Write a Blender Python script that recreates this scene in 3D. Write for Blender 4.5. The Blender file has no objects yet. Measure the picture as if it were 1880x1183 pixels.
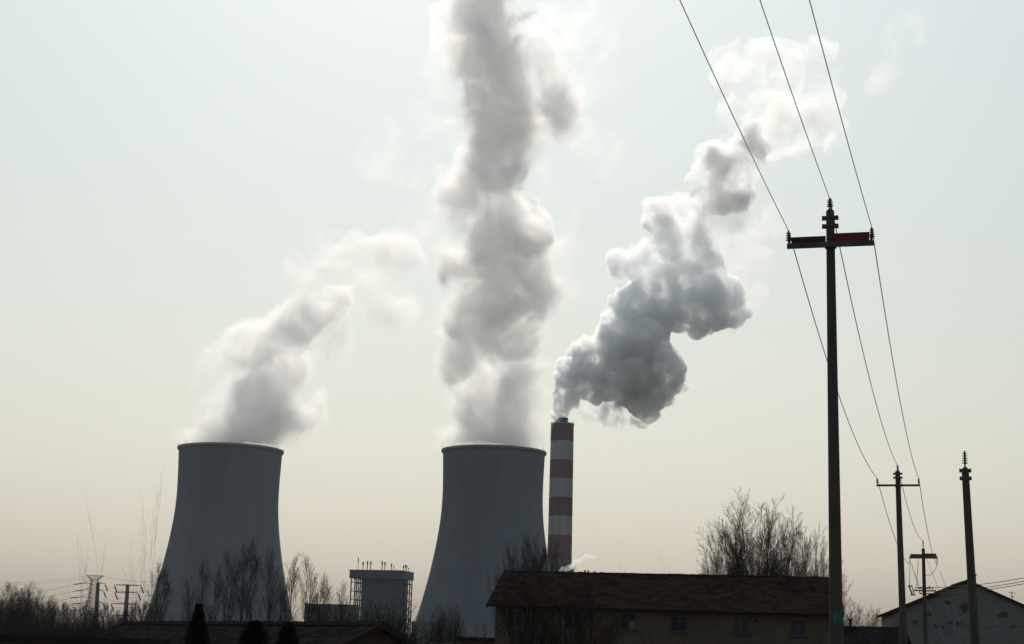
SUN_EL_DEG, SUN_AZ_DEG = 47, -3
SKY_AIR, SKY_DUST, SKY_OZONE = 3.0, 2.5, 3.0
SKY_STRENGTH, SKY_SAT = 0.118, 0.5
SUN_POWER, EXPOSURE = 3.4, 0.0
HAZE, HAZE_G = 0.00003, 0.3
import bpy, bmesh, math, random
from mathutils import Vector, Matrix, noise as mnoise

R = math.radians
random.seed(7)
scene = bpy.context.scene
col = scene.collection

# ------------------------------------------------------------------ camera
W, H, F = 1880.0, 1183.0, 2890.0
EYE = Vector((0, 0, 4.0))
PITCH, ROLL = R(11.9), R(1.6)
fw = Vector((0, math.cos(PITCH), math.sin(PITCH)))
rt0 = Vector((1, 0, 0))
up0 = rt0.cross(fw)
rt = rt0 * math.cos(ROLL) + up0 * math.sin(ROLL)
up = -rt0 * math.sin(ROLL) + up0 * math.cos(ROLL)

cd = bpy.data.cameras.new('camera')
cam = bpy.data.objects.new('camera', cd)
col.objects.link(cam)
m = Matrix((rt, up, -fw)).transposed().to_4x4()
m.translation = EYE
cam.matrix_world = m
cd.sensor_width = 36.0
cd.lens = 36.0 * F / W
cd.clip_start = 0.5
cd.clip_end = 20000
scene.camera = cam


def at(px, py, Y):
    """world point on the ray of a photo pixel at world depth Y"""
    d = fw + rt * ((px - W / 2) / F) - up * ((py - H / 2) / F)
    return EYE + d * (Y / d.y)


def mpp(Y):
    return Y / F


# ------------------------------------------------------------------ world, sun
SUN_EL, SUN_AZ = R(SUN_EL_DEG), R(SUN_AZ_DEG)
world = bpy.data.worlds.new('World')
scene.world = world
world.use_nodes = True
wn = world.node_tree
wn.nodes.clear()
sky = wn.nodes.new('ShaderNodeTexSky')
sky.sky_type = 'NISHITA'
sky.sun_disc = False
sky.sun_elevation = SUN_EL
sky.sun_rotation = SUN_AZ
sky.altitude = 0
sky.air_density = SKY_AIR
sky.dust_density = SKY_DUST
sky.ozone_density = SKY_OZONE
bg = wn.nodes.new('ShaderNodeBackground')
bg.inputs['Strength'].default_value = SKY_STRENGTH
hs = wn.nodes.new('ShaderNodeHueSaturation')
hs.inputs['Saturation'].default_value = SKY_SAT
wo = wn.nodes.new('ShaderNodeOutputWorld')
wn.links.new(sky.outputs[0], hs.inputs['Color'])
wb = wn.nodes.new('ShaderNodeMixRGB')          # camera white balance of the sky
wb.blend_type = 'MULTIPLY'
wb.inputs['Fac'].default_value = 1.0
wb.inputs['Color2'].default_value = (0.932, 1.006, 1.078, 1)
gmn = wn.nodes.new('ShaderNodeGamma')
gmn.inputs['Gamma'].default_value = 0.85
wn.links.new(hs.outputs[0], gmn.inputs['Color'])
wn.links.new(gmn.outputs[0], wb.inputs['Color1'])
wn.links.new(wb.outputs[0], bg.inputs['Color'])
wn.links.new(bg.outputs[0], wo.inputs['Surface'])

S = Vector((math.sin(SUN_AZ) * math.cos(SUN_EL), math.cos(SUN_AZ) * math.cos(SUN_EL), math.sin(SUN_EL)))
sl = bpy.data.lights.new('sun', 'SUN')
sl.energy = SUN_POWER
sl.angle = R(0.5)
sl.color = (1.0, 0.92, 0.80)
so = bpy.data.objects.new('sun', sl)
col.objects.link(so)
so.location = (0, 0, 900)
so.rotation_euler = S.to_track_quat('Z', 'Y').to_euler()

scene.view_settings.view_transform = 'Standard'
scene.view_settings.look = 'None'
scene.view_settings.gamma = 1
scene.view_settings.exposure = EXPOSURE
cy = scene.cycles
cy.volume_bounces = 14
cy.max_bounces = 20
cy.diffuse_bounces = 3
cy.transparent_max_bounces = 64
cy.volume_max_steps = 512
cy.volume_step_rate = 1.0


# ------------------------------------------------------------------ materials
def mat(name, rgb, rough=0.8, var=0.25, scale=3.0, metal=0.0, coord='Object', stretch=None, detail=5.0, spec=0.15):
    mt = bpy.data.materials.new(name)
    mt.use_nodes = True
    nt = mt.node_tree
    b = nt.nodes['Principled BSDF']
    b.inputs['Roughness'].default_value = rough
    b.inputs['Metallic'].default_value = metal
    b.inputs['Specular IOR Level'].default_value = spec
    tc = nt.nodes.new('ShaderNodeTexCoord')
    mp = nt.nodes.new('ShaderNodeMapping')
    if stretch:
        mp.inputs['Scale'].default_value = stretch
    nz = nt.nodes.new('ShaderNodeTexNoise')
    nz.inputs['Scale'].default_value = scale
    nz.inputs['Detail'].default_value = detail
    nz.inputs['Roughness'].default_value = 0.65
    cr = nt.nodes.new('ShaderNodeValToRGB')
    lo = [c * (1 - var) for c in rgb]
    hi = [min(1, c * (1 + var)) for c in rgb]
    cr.color_ramp.elements[0].position = 0.3
    cr.color_ramp.elements[1].position = 0.7
    cr.color_ramp.elements[0].color = (*lo, 1)
    cr.color_ramp.elements[1].color = (*hi, 1)
    nt.links.new(tc.outputs[coord], mp.inputs[0])
    nt.links.new(mp.outputs[0], nz.inputs['Vector'])
    nt.links.new(nz.outputs['Fac'], cr.inputs[0])
    nt.links.new(cr.outputs[0], b.inputs['Base Color'])
    bp = nt.nodes.new('ShaderNodeBump')
    bp.inputs['Strength'].default_value = 0.3
    bp.inputs['Distance'].default_value = 0.02
    nt.links.new(nz.outputs['Fac'], bp.inputs['Height'])
    nt.links.new(bp.outputs[0], b.inputs['Normal'])
    return mt


def steam_mat(name, dens, nscale, lo, hi, step, aniso=0.45, detail=4.0, rgb=(0.97, 0.97, 0.97), z0=None, z1=None, d1=1.0, rough=0.6, dist=0.0):
    """real scattering vapour: density broken up by one noise, thinning from height z0 to z1 (object space)"""
    mt = bpy.data.materials.new(name)
    mt.use_nodes = True
    nt = mt.node_tree
    nt.nodes.clear()
    out = nt.nodes.new('ShaderNodeOutputMaterial')
    pv = nt.nodes.new('ShaderNodeVolumePrincipled')
    pv.inputs['Color'].default_value = (*rgb, 1)
    pv.inputs['Anisotropy'].default_value = aniso
    tc = nt.nodes.new('ShaderNodeTexCoord')
    nz = nt.nodes.new('ShaderNodeTexNoise')
    nz.inputs['Scale'].default_value = nscale
    nz.inputs['Detail'].default_value = detail
    nz.inputs['Roughness'].default_value = rough
    nz.inputs['Distortion'].default_value = dist
    mr = nt.nodes.new('ShaderNodeMapRange')
    mr.interpolation_type = 'SMOOTHSTEP'
    mr.inputs['From Min'].default_value = lo
    mr.inputs['From Max'].default_value = hi
    mr.inputs['To Min'].default_value = 0.0
    mr.inputs['To Max'].default_value = dens
    nt.links.new(tc.outputs['Object'], nz.inputs['Vector'])
    nt.links.new(nz.outputs['Fac'], mr.inputs['Value'])
    last = mr.outputs['Result']
    if z0 is not None:
        sx = nt.nodes.new('ShaderNodeSeparateXYZ')
        nt.links.new(tc.outputs['Object'], sx.inputs[0])
        zr = nt.nodes.new('ShaderNodeMapRange')
        zr.inputs['From Min'].default_value = z0
        zr.inputs['From Max'].default_value = z1
        zr.inputs['To Min'].default_value = 1.0
        zr.inputs['To Max'].default_value = d1
        nt.links.new(sx.outputs['Z'], zr.inputs['Value'])
        mu = nt.nodes.new('ShaderNodeMath')
        mu.operation = 'MULTIPLY'
        nt.links.new(last, mu.inputs[0])
        nt.links.new(zr.outputs['Result'], mu.inputs[1])
        last = mu.outputs[0]
    nt.links.new(last, pv.inputs['Density'])
    nt.links.new(pv.outputs[0], out.inputs['Volume'])
    mt.cycles.volume_step_rate = step
    return mt


def column_mat(name, axis, dens, nscale, amp, soft, step, aniso=0.45, rgb=(0.97, 0.97, 0.97), detail=7.0, rough=0.6, d_top=1.0, dist=0.5, flat=3.0):
    """vapour rising along a drifting axis [(z, x, radius)...] in object space, its edge torn by turbulence"""
    mt = bpy.data.materials.new(name)
    mt.use_nodes = True
    nt = mt.node_tree
    nt.nodes.clear()
    L = nt.links.new

    def math(op, a, b=None, c=None):
        n = nt.nodes.new('ShaderNodeMath'); n.operation = op
        for i, v in enumerate((a, b, c)):
            if v is None: continue
            if hasattr(v, 'links'): L(v, n.inputs[i])
            else: n.inputs[i].default_value = v
        return n.outputs[0]
    out = nt.nodes.new('ShaderNodeOutputMaterial')
    pv = nt.nodes.new('ShaderNodeVolumePrincipled')
    pv.inputs['Color'].default_value = (*rgb, 1)
    pv.inputs['Anisotropy'].default_value = aniso
    tc = nt.nodes.new('ShaderNodeTexCoord')
    sx = nt.nodes.new('ShaderNodeSeparateXYZ')
    L(tc.outputs['Object'], sx.inputs[0])
    axis = sorted(axis)
    za, zb = axis[0][0], axis[-1][0]
    xs = [a[1] for a in axis]; xa, xb = min(xs) - 1, max(xs) + 1
    rm = max(a[2] for a in axis) * 1.02
    t = math('DIVIDE', math('SUBTRACT', sx.outputs['Z'], za), zb - za)

    def curve(vals):
        fc = nt.nodes.new('ShaderNodeFloatCurve')
        cu = fc.mapping.curves[0]
        pts = [((a[0] - za) / (zb - za), v) for a, v in zip(axis, vals)]
        cu.points[0].location = pts[0]; cu.points[1].location = pts[-1]
        for q in pts[1:-1]: cu.points.new(*q)
        fc.mapping.update()
        L(t, fc.inputs['Value'])
        return fc.outputs[0]
    cx = math('MULTIPLY_ADD', curve([(x - xa) / (xb - xa) for x in xs]), xb - xa, xa)
    rr = math('MULTIPLY', curve([a[2] / rm for a in axis]), rm)
    dx = math('SUBTRACT', sx.outputs['X'], cx)
    d = math('SQRT', math('ADD', math('MULTIPLY', dx, dx), math('MULTIPLY', sx.outputs['Y'], sx.outputs['Y'])))
    e = math('SUBTRACT', 1.0, math('POWER', math('DIVIDE', d, rr), flat))
    nz = nt.nodes.new('ShaderNodeTexNoise')
    nz.inputs['Scale'].default_value = nscale
    nz.inputs['Detail'].default_value = detail
    nz.inputs['Roughness'].default_value = rough
    nz.inputs['Distortion'].default_value = dist
    L(tc.outputs['Object'], nz.inputs['Vector'])
    base = nt.nodes.new('ShaderNodeMapRange')      # still unbroken where it leaves the mouth
    base.inputs['From Max'].default_value = 45.0
    base.inputs['To Min'].default_value = 0.10 * amp
    base.inputs['To Max'].default_value = amp
    L(sx.outputs['Z'], base.inputs['Value'])
    v = math('ADD', e, math('MULTIPLY', math('SUBTRACT', nz.outputs['Fac'], 0.5), base.outputs['Result']))
    mr = nt.nodes.new('ShaderNodeMapRange')
    mr.interpolation_type = 'SMOOTHSTEP'
    mr.inputs['From Min'].default_value = 0.0
    mr.inputs['From Max'].default_value = soft
    mr.inputs['To Max'].default_value = dens
    L(v, mr.inputs['Value'])
    L(math('MULTIPLY', mr.outputs['Result'], math('MULTIPLY_ADD', t, d_top - 1.0, 1.0)), pv.inputs['Density'])
    L(pv.outputs[0], out.inputs['Volume'])
    mt.cycles.volume_step_rate = step
    return mt


# ------------------------------------------------------------------ object helpers
def tag(o, label=None, cat=None, group=None, kind=None):
    if label: o['label'] = label
    if cat: o['category'] = cat
    if group: o['group'] = group
    if kind: o['kind'] = kind
    return o


def empty(name, loc, label=None, cat=None, group=None, rz=0.0):
    o = bpy.data.objects.new(name, None)
    o.empty_display_size = 0.5
    o.location = loc
    o.rotation_euler = (0, 0, rz)
    col.objects.link(o)
    return tag(o, label, cat, group)


def link(name, me, material, parent=None, loc=(0, 0, 0), rot=(0, 0, 0), smooth=False):
    o = bpy.data.objects.new(name, me)
    col.objects.link(o)
    if material is not None and not me.materials:
        me.materials.append(material)
    if smooth:
        me.polygons.foreach_set('use_smooth', [True] * len(me.polygons))
    o.location = loc
    o.rotation_euler = rot
    if parent: o.parent = parent
    return o


class MB:
    """collects simple solids into one mesh"""
    def __init__(s):
        s.v, s.f, s.mi = [], [], []

    def add(s, vs, fs, mi=0):
        n = len(s.v)
        s.v += [tuple(v) for v in vs]
        for f in fs:
            s.f.append(tuple(i + n for i in f))
            s.mi.append(mi)

    def box(s, c, d, rz=0.0, mi=0):
        hx, hy, hz = d[0] / 2, d[1] / 2, d[2] / 2
        ca, sa = math.cos(rz), math.sin(rz)
        vs = []
        for x, y, z in ((-1, -1, -1), (1, -1, -1), (1, 1, -1), (-1, 1, -1), (-1, -1, 1), (1, -1, 1), (1, 1, 1), (-1, 1, 1)):
            X, Y = x * hx, y * hy
            vs.append((c[0] + X * ca - Y * sa, c[1] + X * sa + Y * ca, c[2] + z * hz))
        s.add(vs, [(0, 3, 2, 1), (4, 5, 6, 7), (0, 1, 5, 4), (1, 2, 6, 5), (2, 3, 7, 6), (3, 0, 4, 7)], mi)

    def tube(s, pts, rads, n=6, caps=True, mi=0):
        pts = [Vector(p) for p in pts]
        k = len(pts)
        if not hasattr(rads, '__len__'):
            rads = [rads] * k
        base = len(s.v)
        ref = Vector((0.13, 0.41, 0.9)).normalized()
        for i, p in enumerate(pts):
            t = (pts[min(i + 1, k - 1)] - pts[max(i - 1, 0)])
            if t.length < 1e-9: t = Vector((0, 0, 1))
            t.normalize()
            a = t.cross(ref)
            if a.length < 0.1: a = t.cross(Vector((1, 0, 0)))
            a.normalize()
            b = t.cross(a)
            for j in range(n):
                g = 2 * math.pi * j / n
                s.v.append(tuple(p + (a * math.cos(g) + b * math.sin(g)) * rads[i]))
        for i in range(k - 1):
            for j in range(n):
                j2 = (j + 1) % n
                s.f.append((base + i * n + j, base + i * n + j2, base + (i + 1) * n + j2, base + (i + 1) * n + j))
                s.mi.append(mi)
        if caps:
            s.f.append(tuple(base + j for j in range(n))[::-1]); s.mi.append(mi)
            s.f.append(tuple(base + (k - 1) * n + j for j in range(n))); s.mi.append(mi)

    def lathe(s, prof, n=32, mis=None, closed=False):
        base = len(s.v)
        k = len(prof)
        for r, z in prof:
            for j in range(n):
                g = 2 * math.pi * j / n
                s.v.append((r * math.cos(g), r * math.sin(g), z))
        for i in range(k if closed else k - 1):
            i2 = (i + 1) % k
            for j in range(n):
                j2 = (j + 1) % n
                s.f.append((base + i * n + j, base + i * n + j2, base + i2 * n + j2, base + i2 * n + j))
                s.mi.append(mis[i] if mis else 0)

    def mesh(s, name):
        me = bpy.data.meshes.new(name)
        me.from_pydata(s.v, [], s.f)
        me.update()
        return me

    def build(s, name, material, parent=None, smooth=False, **k):
        me = s.mesh(name)
        if isinstance(material, (list, tuple)):
            for q in material: me.materials.append(q)
            me.polygons.foreach_set('material_index', s.mi)
            material = None
        return link(name, me, material, parent, smooth=smooth, **k)


UNIT = {}
for _s in (2, 3):
    _b = bmesh.new()
    bmesh.ops.create_icosphere(_b, subdivisions=_s, radius=1)
    _b.verts.index_update()
    UNIT[_s] = ([tuple(v.co) for v in _b.verts], [tuple(v.index for v in f.verts) for f in _b.faces])
    _b.free()


def blob_hull(name, blobs, voxel, disp, origin, children=(0, 0.0), seed=1, material=None, parent=None, floor=None):
    """one closed surface round many overlapping puffs: (centre, radius) -> voxel union -> billowed"""
    rnd = random.Random(seed)
    allb = []
    for c, r in blobs:
        allb.append((c, r))
        n1, f1 = children[0], children[1]
        for _ in range(n1):
            d = Vector((rnd.gauss(0, 1), rnd.gauss(0, 1), rnd.gauss(0, 1))).normalized()
            r2 = r * f1 * rnd.uniform(0.7, 1.25)
            c2 = c + d * (r * rnd.uniform(0.75, 1.0))
            allb.append((c2, r2))
            if len(children) > 2:
                for _ in range(children[2]):
                    d2 = (d + Vector((rnd.gauss(0, 1), rnd.gauss(0, 1), rnd.gauss(0, 1))).normalized() * 0.9).normalized()
                    allb.append((c2 + d2 * r2 * rnd.uniform(0.8, 1.0), r2 * f1 * rnd.uniform(0.7, 1.3)))
    vs, fs = [], []
    for c, r in allb:
        uv, uf = UNIT[3 if r > voxel * 7 else 2]
        n0 = len(vs)
        q = c - origin
        vs += [(q.x + r * x, q.y + r * y, q.z + r * z) for x, y, z in uv]
        fs += [(i + n0, j + n0, k_ + n0) for i, j, k_ in uf]
    me = bpy.data.meshes.new(name)
    me.from_pydata(vs, [], fs)
    me.update()
    tmp = bpy.data.objects.new('tmp', me)
    col.objects.link(tmp)
    rm = tmp.modifiers.new('r', 'REMESH')
    rm.mode = 'VOXEL'
    rm.voxel_size = voxel
    dg = bpy.context.evaluated_depsgraph_get()
    dg.update()
    out = bpy.data.meshes.new_from_object(tmp.evaluated_get(dg))
    bpy.data.objects.remove(tmp)
    bpy.data.meshes.remove(me)
    out.name = name
    off = Vector((seed * 13.7, seed * 5.1, seed * 3.3))
    ns = [v.normal.copy() for v in out.vertices]
    for v, nn in zip(out.vertices, ns):
        d = 0.0
        for sc, am in disp:
            q = v.co / sc + off
            d += am * (1.0 - 2.2 * abs(mnoise.noise(q)))
        v.co += nn * d
    # close the billows again so the surface never folds through itself
    tmp = bpy.data.objects.new('tmp', out)
    col.objects.link(tmp)
    rm = tmp.modifiers.new('r', 'REMESH')
    rm.mode = 'VOXEL'
    rm.voxel_size = voxel * 0.9
    dg = bpy.context.evaluated_depsgraph_get()
    dg.update()
    out2 = bpy.data.meshes.new_from_object(tmp.evaluated_get(dg))
    bpy.data.objects.remove(tmp)
    bpy.data.meshes.remove(out)
    out = out2
    out.name = name
    # keep only the largest piece
    bm = bmesh.new(); bm.from_mesh(out)
    seen, comps = set(), []
    for v in bm.verts:
        if v in seen: continue
        stack, comp = [v], []
        seen.add(v)
        while stack:
            a = stack.pop(); comp.append(a)
            for e in a.link_edges:
                b = e.other_vert(a)
                if b not in seen: seen.add(b); stack.append(b)
        comps.append(comp)
    comps.sort(key=len)
    for c in comps[:-1]:
        bmesh.ops.delete(bm, geom=c, context='VERTS')
    if floor is not None:                    # cut level just above the mouth it pours from
        res = bmesh.ops.bisect_plane(bm, geom=bm.verts[:] + bm.edges[:] + bm.faces[:], plane_co=(0, 0, floor), plane_no=(0, 0, 1), clear_inner=True)
        bmesh.ops.holes_fill(bm, edges=[e for e in bm.edges if e.is_boundary], sides=0)
        bmesh.ops.triangulate(bm, faces=[f for f in bm.faces if len(f.verts) > 4])
    bm.to_mesh(out); bm.free()
    out.materials.clear()
    if parent is not None:
        return link(name, out, material, parent)
    return link(name, out, material, None, loc=origin)


def px_blobs(lst, Y, seed=3, zj=0.5, grow=1.0):
    rnd = random.Random(seed)
    k = mpp(Y)
    return [(at(x, y, Y + rnd.uniform(-zj, zj) * r * k), r * k * grow) for x, y, r in lst]
# ------------------------------------------------------------------ ground
gm = mat('dry_earth', (0.06, 0.05, 0.035), 0.95, 0.4, 0.2)
g = MB()
N = 48
for i in range(N):
    a = 2 * math.pi * i / N
    g.v.append((9000 * math.cos(a), 9000 * math.sin(a), 0))
g.f.append(tuple(range(N))); g.mi.append(0)
tag(g.build('ground', gm), kind='structure')

# ------------------------------------------------------------------ cooling towers
TY = 894.0
def ground_z(px, py, Y): return at(px, py, Y).z


def concrete_mat():
    mt = mat('weathered_concrete', (0.118, 0.142, 0.168), 0.9, 0.16, 0.03, stretch=(1, 1, 0.15))
    nt = mt.node_tree
    b = nt.nodes['Principled BSDF']
    tc = nt.nodes.new('ShaderNodeTexCoord')
    sx = nt.nodes.new('ShaderNodeSeparateXYZ')
    nt.links.new(tc.outputs['Object'], sx.inputs[0])
    # casting lifts: one faint joint every 1.5 m
    mm = nt.nodes.new('ShaderNodeMath'); mm.operation = 'MULTIPLY'; mm.inputs[1].default_value = 1 / 3.0
    fr = nt.nodes.new('ShaderNodeMath'); fr.operation = 'FRACT'
    lt = nt.nodes.new('ShaderNodeMath'); lt.operation = 'LESS_THAN'; lt.inputs[1].default_value = 0.2
    nt.links.new(sx.outputs['Z'], mm.inputs[0])
    nt.links.new(mm.outputs[0], fr.inputs[0]); nt.links.new(fr.outputs[0], lt.inputs[0])
    mx = nt.nodes.new('ShaderNodeMixRGB'); mx.blend_type = 'MULTIPLY'
    mx.inputs['Color2'].default_value = (0.965, 0.965, 0.965, 1)
    old = b.inputs['Base Color'].links[0].from_socket
    # vertical rain streaks
    mp = nt.nodes.new('ShaderNodeMapping'); mp.inputs['Scale'].default_value = (0.16, 0.16, 0.008)
    n2 = nt.nodes.new('ShaderNodeTexNoise'); n2.inputs['Scale'].default_value = 1.0; n2.inputs['Detail'].default_value = 4
    nt.links.new(tc.outputs['Object'], mp.inputs[0]); nt.links.new(mp.outputs[0], n2.inputs['Vector'])
    r2 = nt.nodes.new('ShaderNodeMapRange'); r2.inputs['From Min'].default_value = 0.45; r2.inputs['From Max'].default_value = 0.75
    r2.inputs['To Min'].default_value = 0.0; r2.inputs['To Max'].default_value = 0.2
    nt.links.new(n2.outputs['Fac'], r2.inputs['Value'])
    m3 = nt.nodes.new('ShaderNodeMixRGB'); m3.blend_type = 'MULTIPLY'; m3.inputs['Color2'].default_value = (0.55, 0.55, 0.57, 1)
    nt.links.new(r2.outputs[0], m3.inputs['Fac']); nt.links.new(old, m3.inputs['Color1'])
    nt.links.new(lt.outputs[0], mx.inputs['Fac'])
    nt.links.new(m3.outputs[0], mx.inputs['Color1'])
    nt.links.new(mx.outputs[0], b.inputs['Base Color'])
    return mt


M_conc = concrete_mat()
M_dark_conc = mat('rim_concrete', (0.2, 0.2, 0.2), 0.9)
M_steel = mat('grey_steel', (0.18, 0.19, 0.2), 0.5, 0.2, 2.0, metal=0.4)


def cooling_tower(cx_top, y_top, label, seed):
    top = at(cx_top, y_top, TY)
    root = empty('cooling_tower', (top.x, TY, 0), label, 'cooling tower', 'pair of power station cooling towers')
    k = mpp(TY)
    Ht = top.z
    rows = [(825, 94.5), (835, 94), (870, 92.3), (897, 91.7), (930, 91.9), (968, 95.5), (1027, 105), (1082, 117.5), (1142, 134), (1190, 150)]
    zy = lambda y: Ht - (y - 825) * k * 1.0
    prof = [(r * k, zy(y)) for y, r in rows]
    # smooth the profile
    def rad(z):
        for (r0, z0), (r1, z1) in zip(prof, prof[1:]):
            if z <= z0 and z >= z1:
                t = (z0 - z) / (z0 - z1); return r0 + (r1 - r0) * t
        return prof[-1][0] if z < prof[-1][1] else prof[0][0]
    zs = [9 + (Ht - 1.2 - 9) * i / 60 for i in range(61)]
    rr = [sum(rad(z + d) for d in (-9, -6, -3, 0, 3, 6, 9)) / 7 for z in zs]
    rr[-1] = 94 * k
    s = MB()
    pr = [(r, z) for r, z in zip(rr, zs)] + [(rr[-1] - 0.6, zs[-1])] + [(r - 0.6, z) for r, z in list(zip(rr, zs))[-2::-1]]
    s.lathe(pr, 128, closed=True)
    s.build('shell', M_conc, root, smooth=True)
    c = MB()
    ri = rr[-1]
    c.lathe([(ri + 0.05, Ht - 1.9), (ri + 0.9, Ht - 1.25), (ri + 0.9, Ht), (ri - 0.6, Ht), (ri - 0.6, Ht - 1.19), (ri + 0.05, Ht - 1.19)], 128, closed=True)
    c.build('rim', M_dark_conc, root)
    # slanting legs that carry the shell
    n = 40
    rb = rr[0]
    for i in range(n):
        l = MB()
        for sg in (-1, 1):
            a0 = 2 * math.pi * (i + 0.5) / n; a1 = a0 + sg * math.pi / n
            l.tube([(rb * math.cos(a0), rb * math.sin(a0), 9.1), ((rb + 2.6) * math.cos(a1), (rb + 2.6) * math.sin(a1), -0.2)], 0.45, 6)
        if math.sin(a0) < 0.2: l.build('leg', M_dark_conc, root)
    for i in range(12):
        a = 2 * math.pi * i / 12 + 0.2
        t = MB()
        t.tube([((ri + .4) * math.cos(a), (ri + .4) * math.sin(a), Ht - 0.3), ((ri + .4) * math.cos(a), (ri + .4) * math.sin(a), Ht + 2.6)], [0.11, 0.05], 5)
        if math.sin(a) < 0.3: t.build('lightning_rod', M_steel, root)
    return root, top


t1, top1 = cooling_tower(424, 825, 'concrete cooling tower with bare poplars in front and a short leaning plume', 1)
t2, top2 = cooling_tower(907, 829, 'concrete cooling tower beside the striped chimney with a tall steam column', 2)

# ------------------------------------------------------------------ chimney
CY = 1250.0
ctop = at(1032.5, 779, CY)
k = mpp(CY)
M_red = mat('faded_red_paint', (0.10, 0.05, 0.058), 0.8, 0.3, 0.15, stretch=(1, 1, .08))
M_white = mat('faded_white_paint', (0.21, 0.22, 0.225), 0.8, 0.25, 0.15, stretch=(1, 1, .08))
chim = empty('chimney', (ctop.x, CY, 0), 'tall red and white banded chimney beside the cooling tower, smoking', 'chimney')
bands = [779, 811.5, 846.5, 880.5, 915, 949.5, 984, 1028]
zc = [ctop.z - (y - 779) * k for y in bands] + [0]
zb = zc[0]
rad_c = lambda z: (21.2 + (zb - z) / k * 0.004) * k
s = MB(); prof = []; mis = []
for i in range(len(zc) - 1):
    n = 6
    for j in range(n):
        z = zc[i] + (zc[i + 1] - zc[i]) * j / n
        prof.append((rad_c(z), z)); mis.append(0 if i % 2 == 0 and i < 7 else (1 if i < 7 else 2))
prof.append((rad_c(0), 0)); 
s.lathe(prof, 64, mis + [2])
s.build('shaft', [M_red, M_white, M_conc], chim, smooth=True)
c = MB(); r0 = rad_c(zb)
c.lathe([(r0 - 1, zb - 0.5), (r0 + 0.35, zb - 0.5), (r0 + 0.35, zb + 0.35), (2, zb + 0.35), (2, zb - .5)], 64, closed=True)
c.build('cap', M_dark_conc, chim)
c = MB(); rf = 10.2 * k
c.lathe([(rf, zb + 0.36), (rf, zb + 10.0 * k), (rf + .35, zb + 10.05 * k), (rf + .35, zb + 11 * k), (rf - .4, zb + 11 * k), (rf - .4, zb + 0.36)], 48, closed=True)
c.build('flue', mat('sooty_steel', (0.06, 0.07, 0.08), 0.6), chim, smooth=False)
c = MB()
for i in range(24):
    a = 2 * math.pi * i / 24
    c.tube([(r0 * math.cos(a), r0 * math.sin(a), zb + .3), (r0 * math.cos(a), r0 * math.sin(a), zb + 1.6)], 0.06, 4)
for hz in (0.9, 1.6):
    c.tube([(r0 * math.cos(2 * math.pi * i / 48), r0 * math.sin(2 * math.pi * i / 48), zb + hz) for i in range(49)], 0.06, 4, caps=False)
c.build('railing', M_steel, chim)
flue_top = Vector((ctop.x, CY, zb + 11 * k))

# ------------------------------------------------------------------ steam
def plume(name, label, cat, lists, Y, origin, seed):
    root = empty(name, origin, label, cat)
    return root

# -- right tower column
col2_core = [(862, 824, 40), (905, 824, 52), (952, 824, 40), (866, 790, 44), (905, 790, 55), (944, 788, 46), (880, 750, 50), (925, 745, 52), (885, 710, 50), (925, 705, 50), (890, 665, 50), (925, 660, 42),
             (888, 620, 48), (885, 575, 45), (905, 540, 48), (900, 500, 50), (935, 480, 42), (905, 455, 52), (900, 415, 48), (915, 375, 45),
             (905, 335, 38), (895, 300, 28), (895, 262, 40), (920, 250, 45), (945, 270, 32), (915, 215, 45), (960, 190, 48), (985, 175, 40), (930, 160, 52), (975, 130, 42), (905, 120, 48),
             (975, 90, 35), (925, 80, 48), (890, 60, 45), (900, 20, 42), (880, -20, 45), (890, -60, 45), (900, -100, 50)]
col2_veil = [(866, 822, 52), (905, 822, 60), (944, 822, 46), (900, 780, 82), (895, 720, 75), (945, 720, 52), (905, 660, 78), (965, 660, 36), (900, 600, 72), (955, 610, 36), (830, 560, 26), (805, 555, 22), (800, 580, 14),
             (905, 530, 78), (970, 530, 46), (1010, 510, 40), (1035, 505, 22), (905, 460, 78), (985, 470, 56), (1025, 460, 26), (900, 400, 75), (980, 410, 55), (1015, 400, 32), (835, 365, 36),
             (900, 345, 66), (975, 350, 45), (1015, 350, 24), (890, 285, 50), (960, 290, 40), (880, 240, 42), (960, 225, 62), (1010, 235, 36), (1045, 240, 20), (950, 160, 75), (870, 120, 66), (830, 110, 36), (835, 160, 26), (980, 110, 52), (1000, 150, 40),
             (890, 60, 68), (960, 70, 46), (900, 0, 62), (840, 60, 34), (890, -60, 66), (950, -40, 40), (900, -110, 60)]
pl2 = empty('steam_plume', top2, 'tallest steam plume, a straight column rising from the tower beside the chimney', 'steam plume')
D6 = dict(detail=6, dist=0.6)
D6 = dict(detail=6, dist=0.6)


def axis_of(lst, Y, org):
    k_ = mpp(Y)
    return [(at(x, y, Y).z - org.z, at(x, y, Y).x - org.x, r * k_) for y, x, r in lst]


def axis_hull(ax, org, fac):
    """smooth run of puffs that holds the torn column"""
    bl = []
    ax = sorted(ax)
    for (z0, x0, r0), (z1, x1, r1) in zip(ax, ax[1:]):
        for i in range(3):
            t = i / 3
            bl.append((org + Vector((x0 + (x1 - x0) * t, 0, z0 + (z1 - z0) * t)), (r0 + (r1 - r0) * t) * fac))
    return bl


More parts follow.
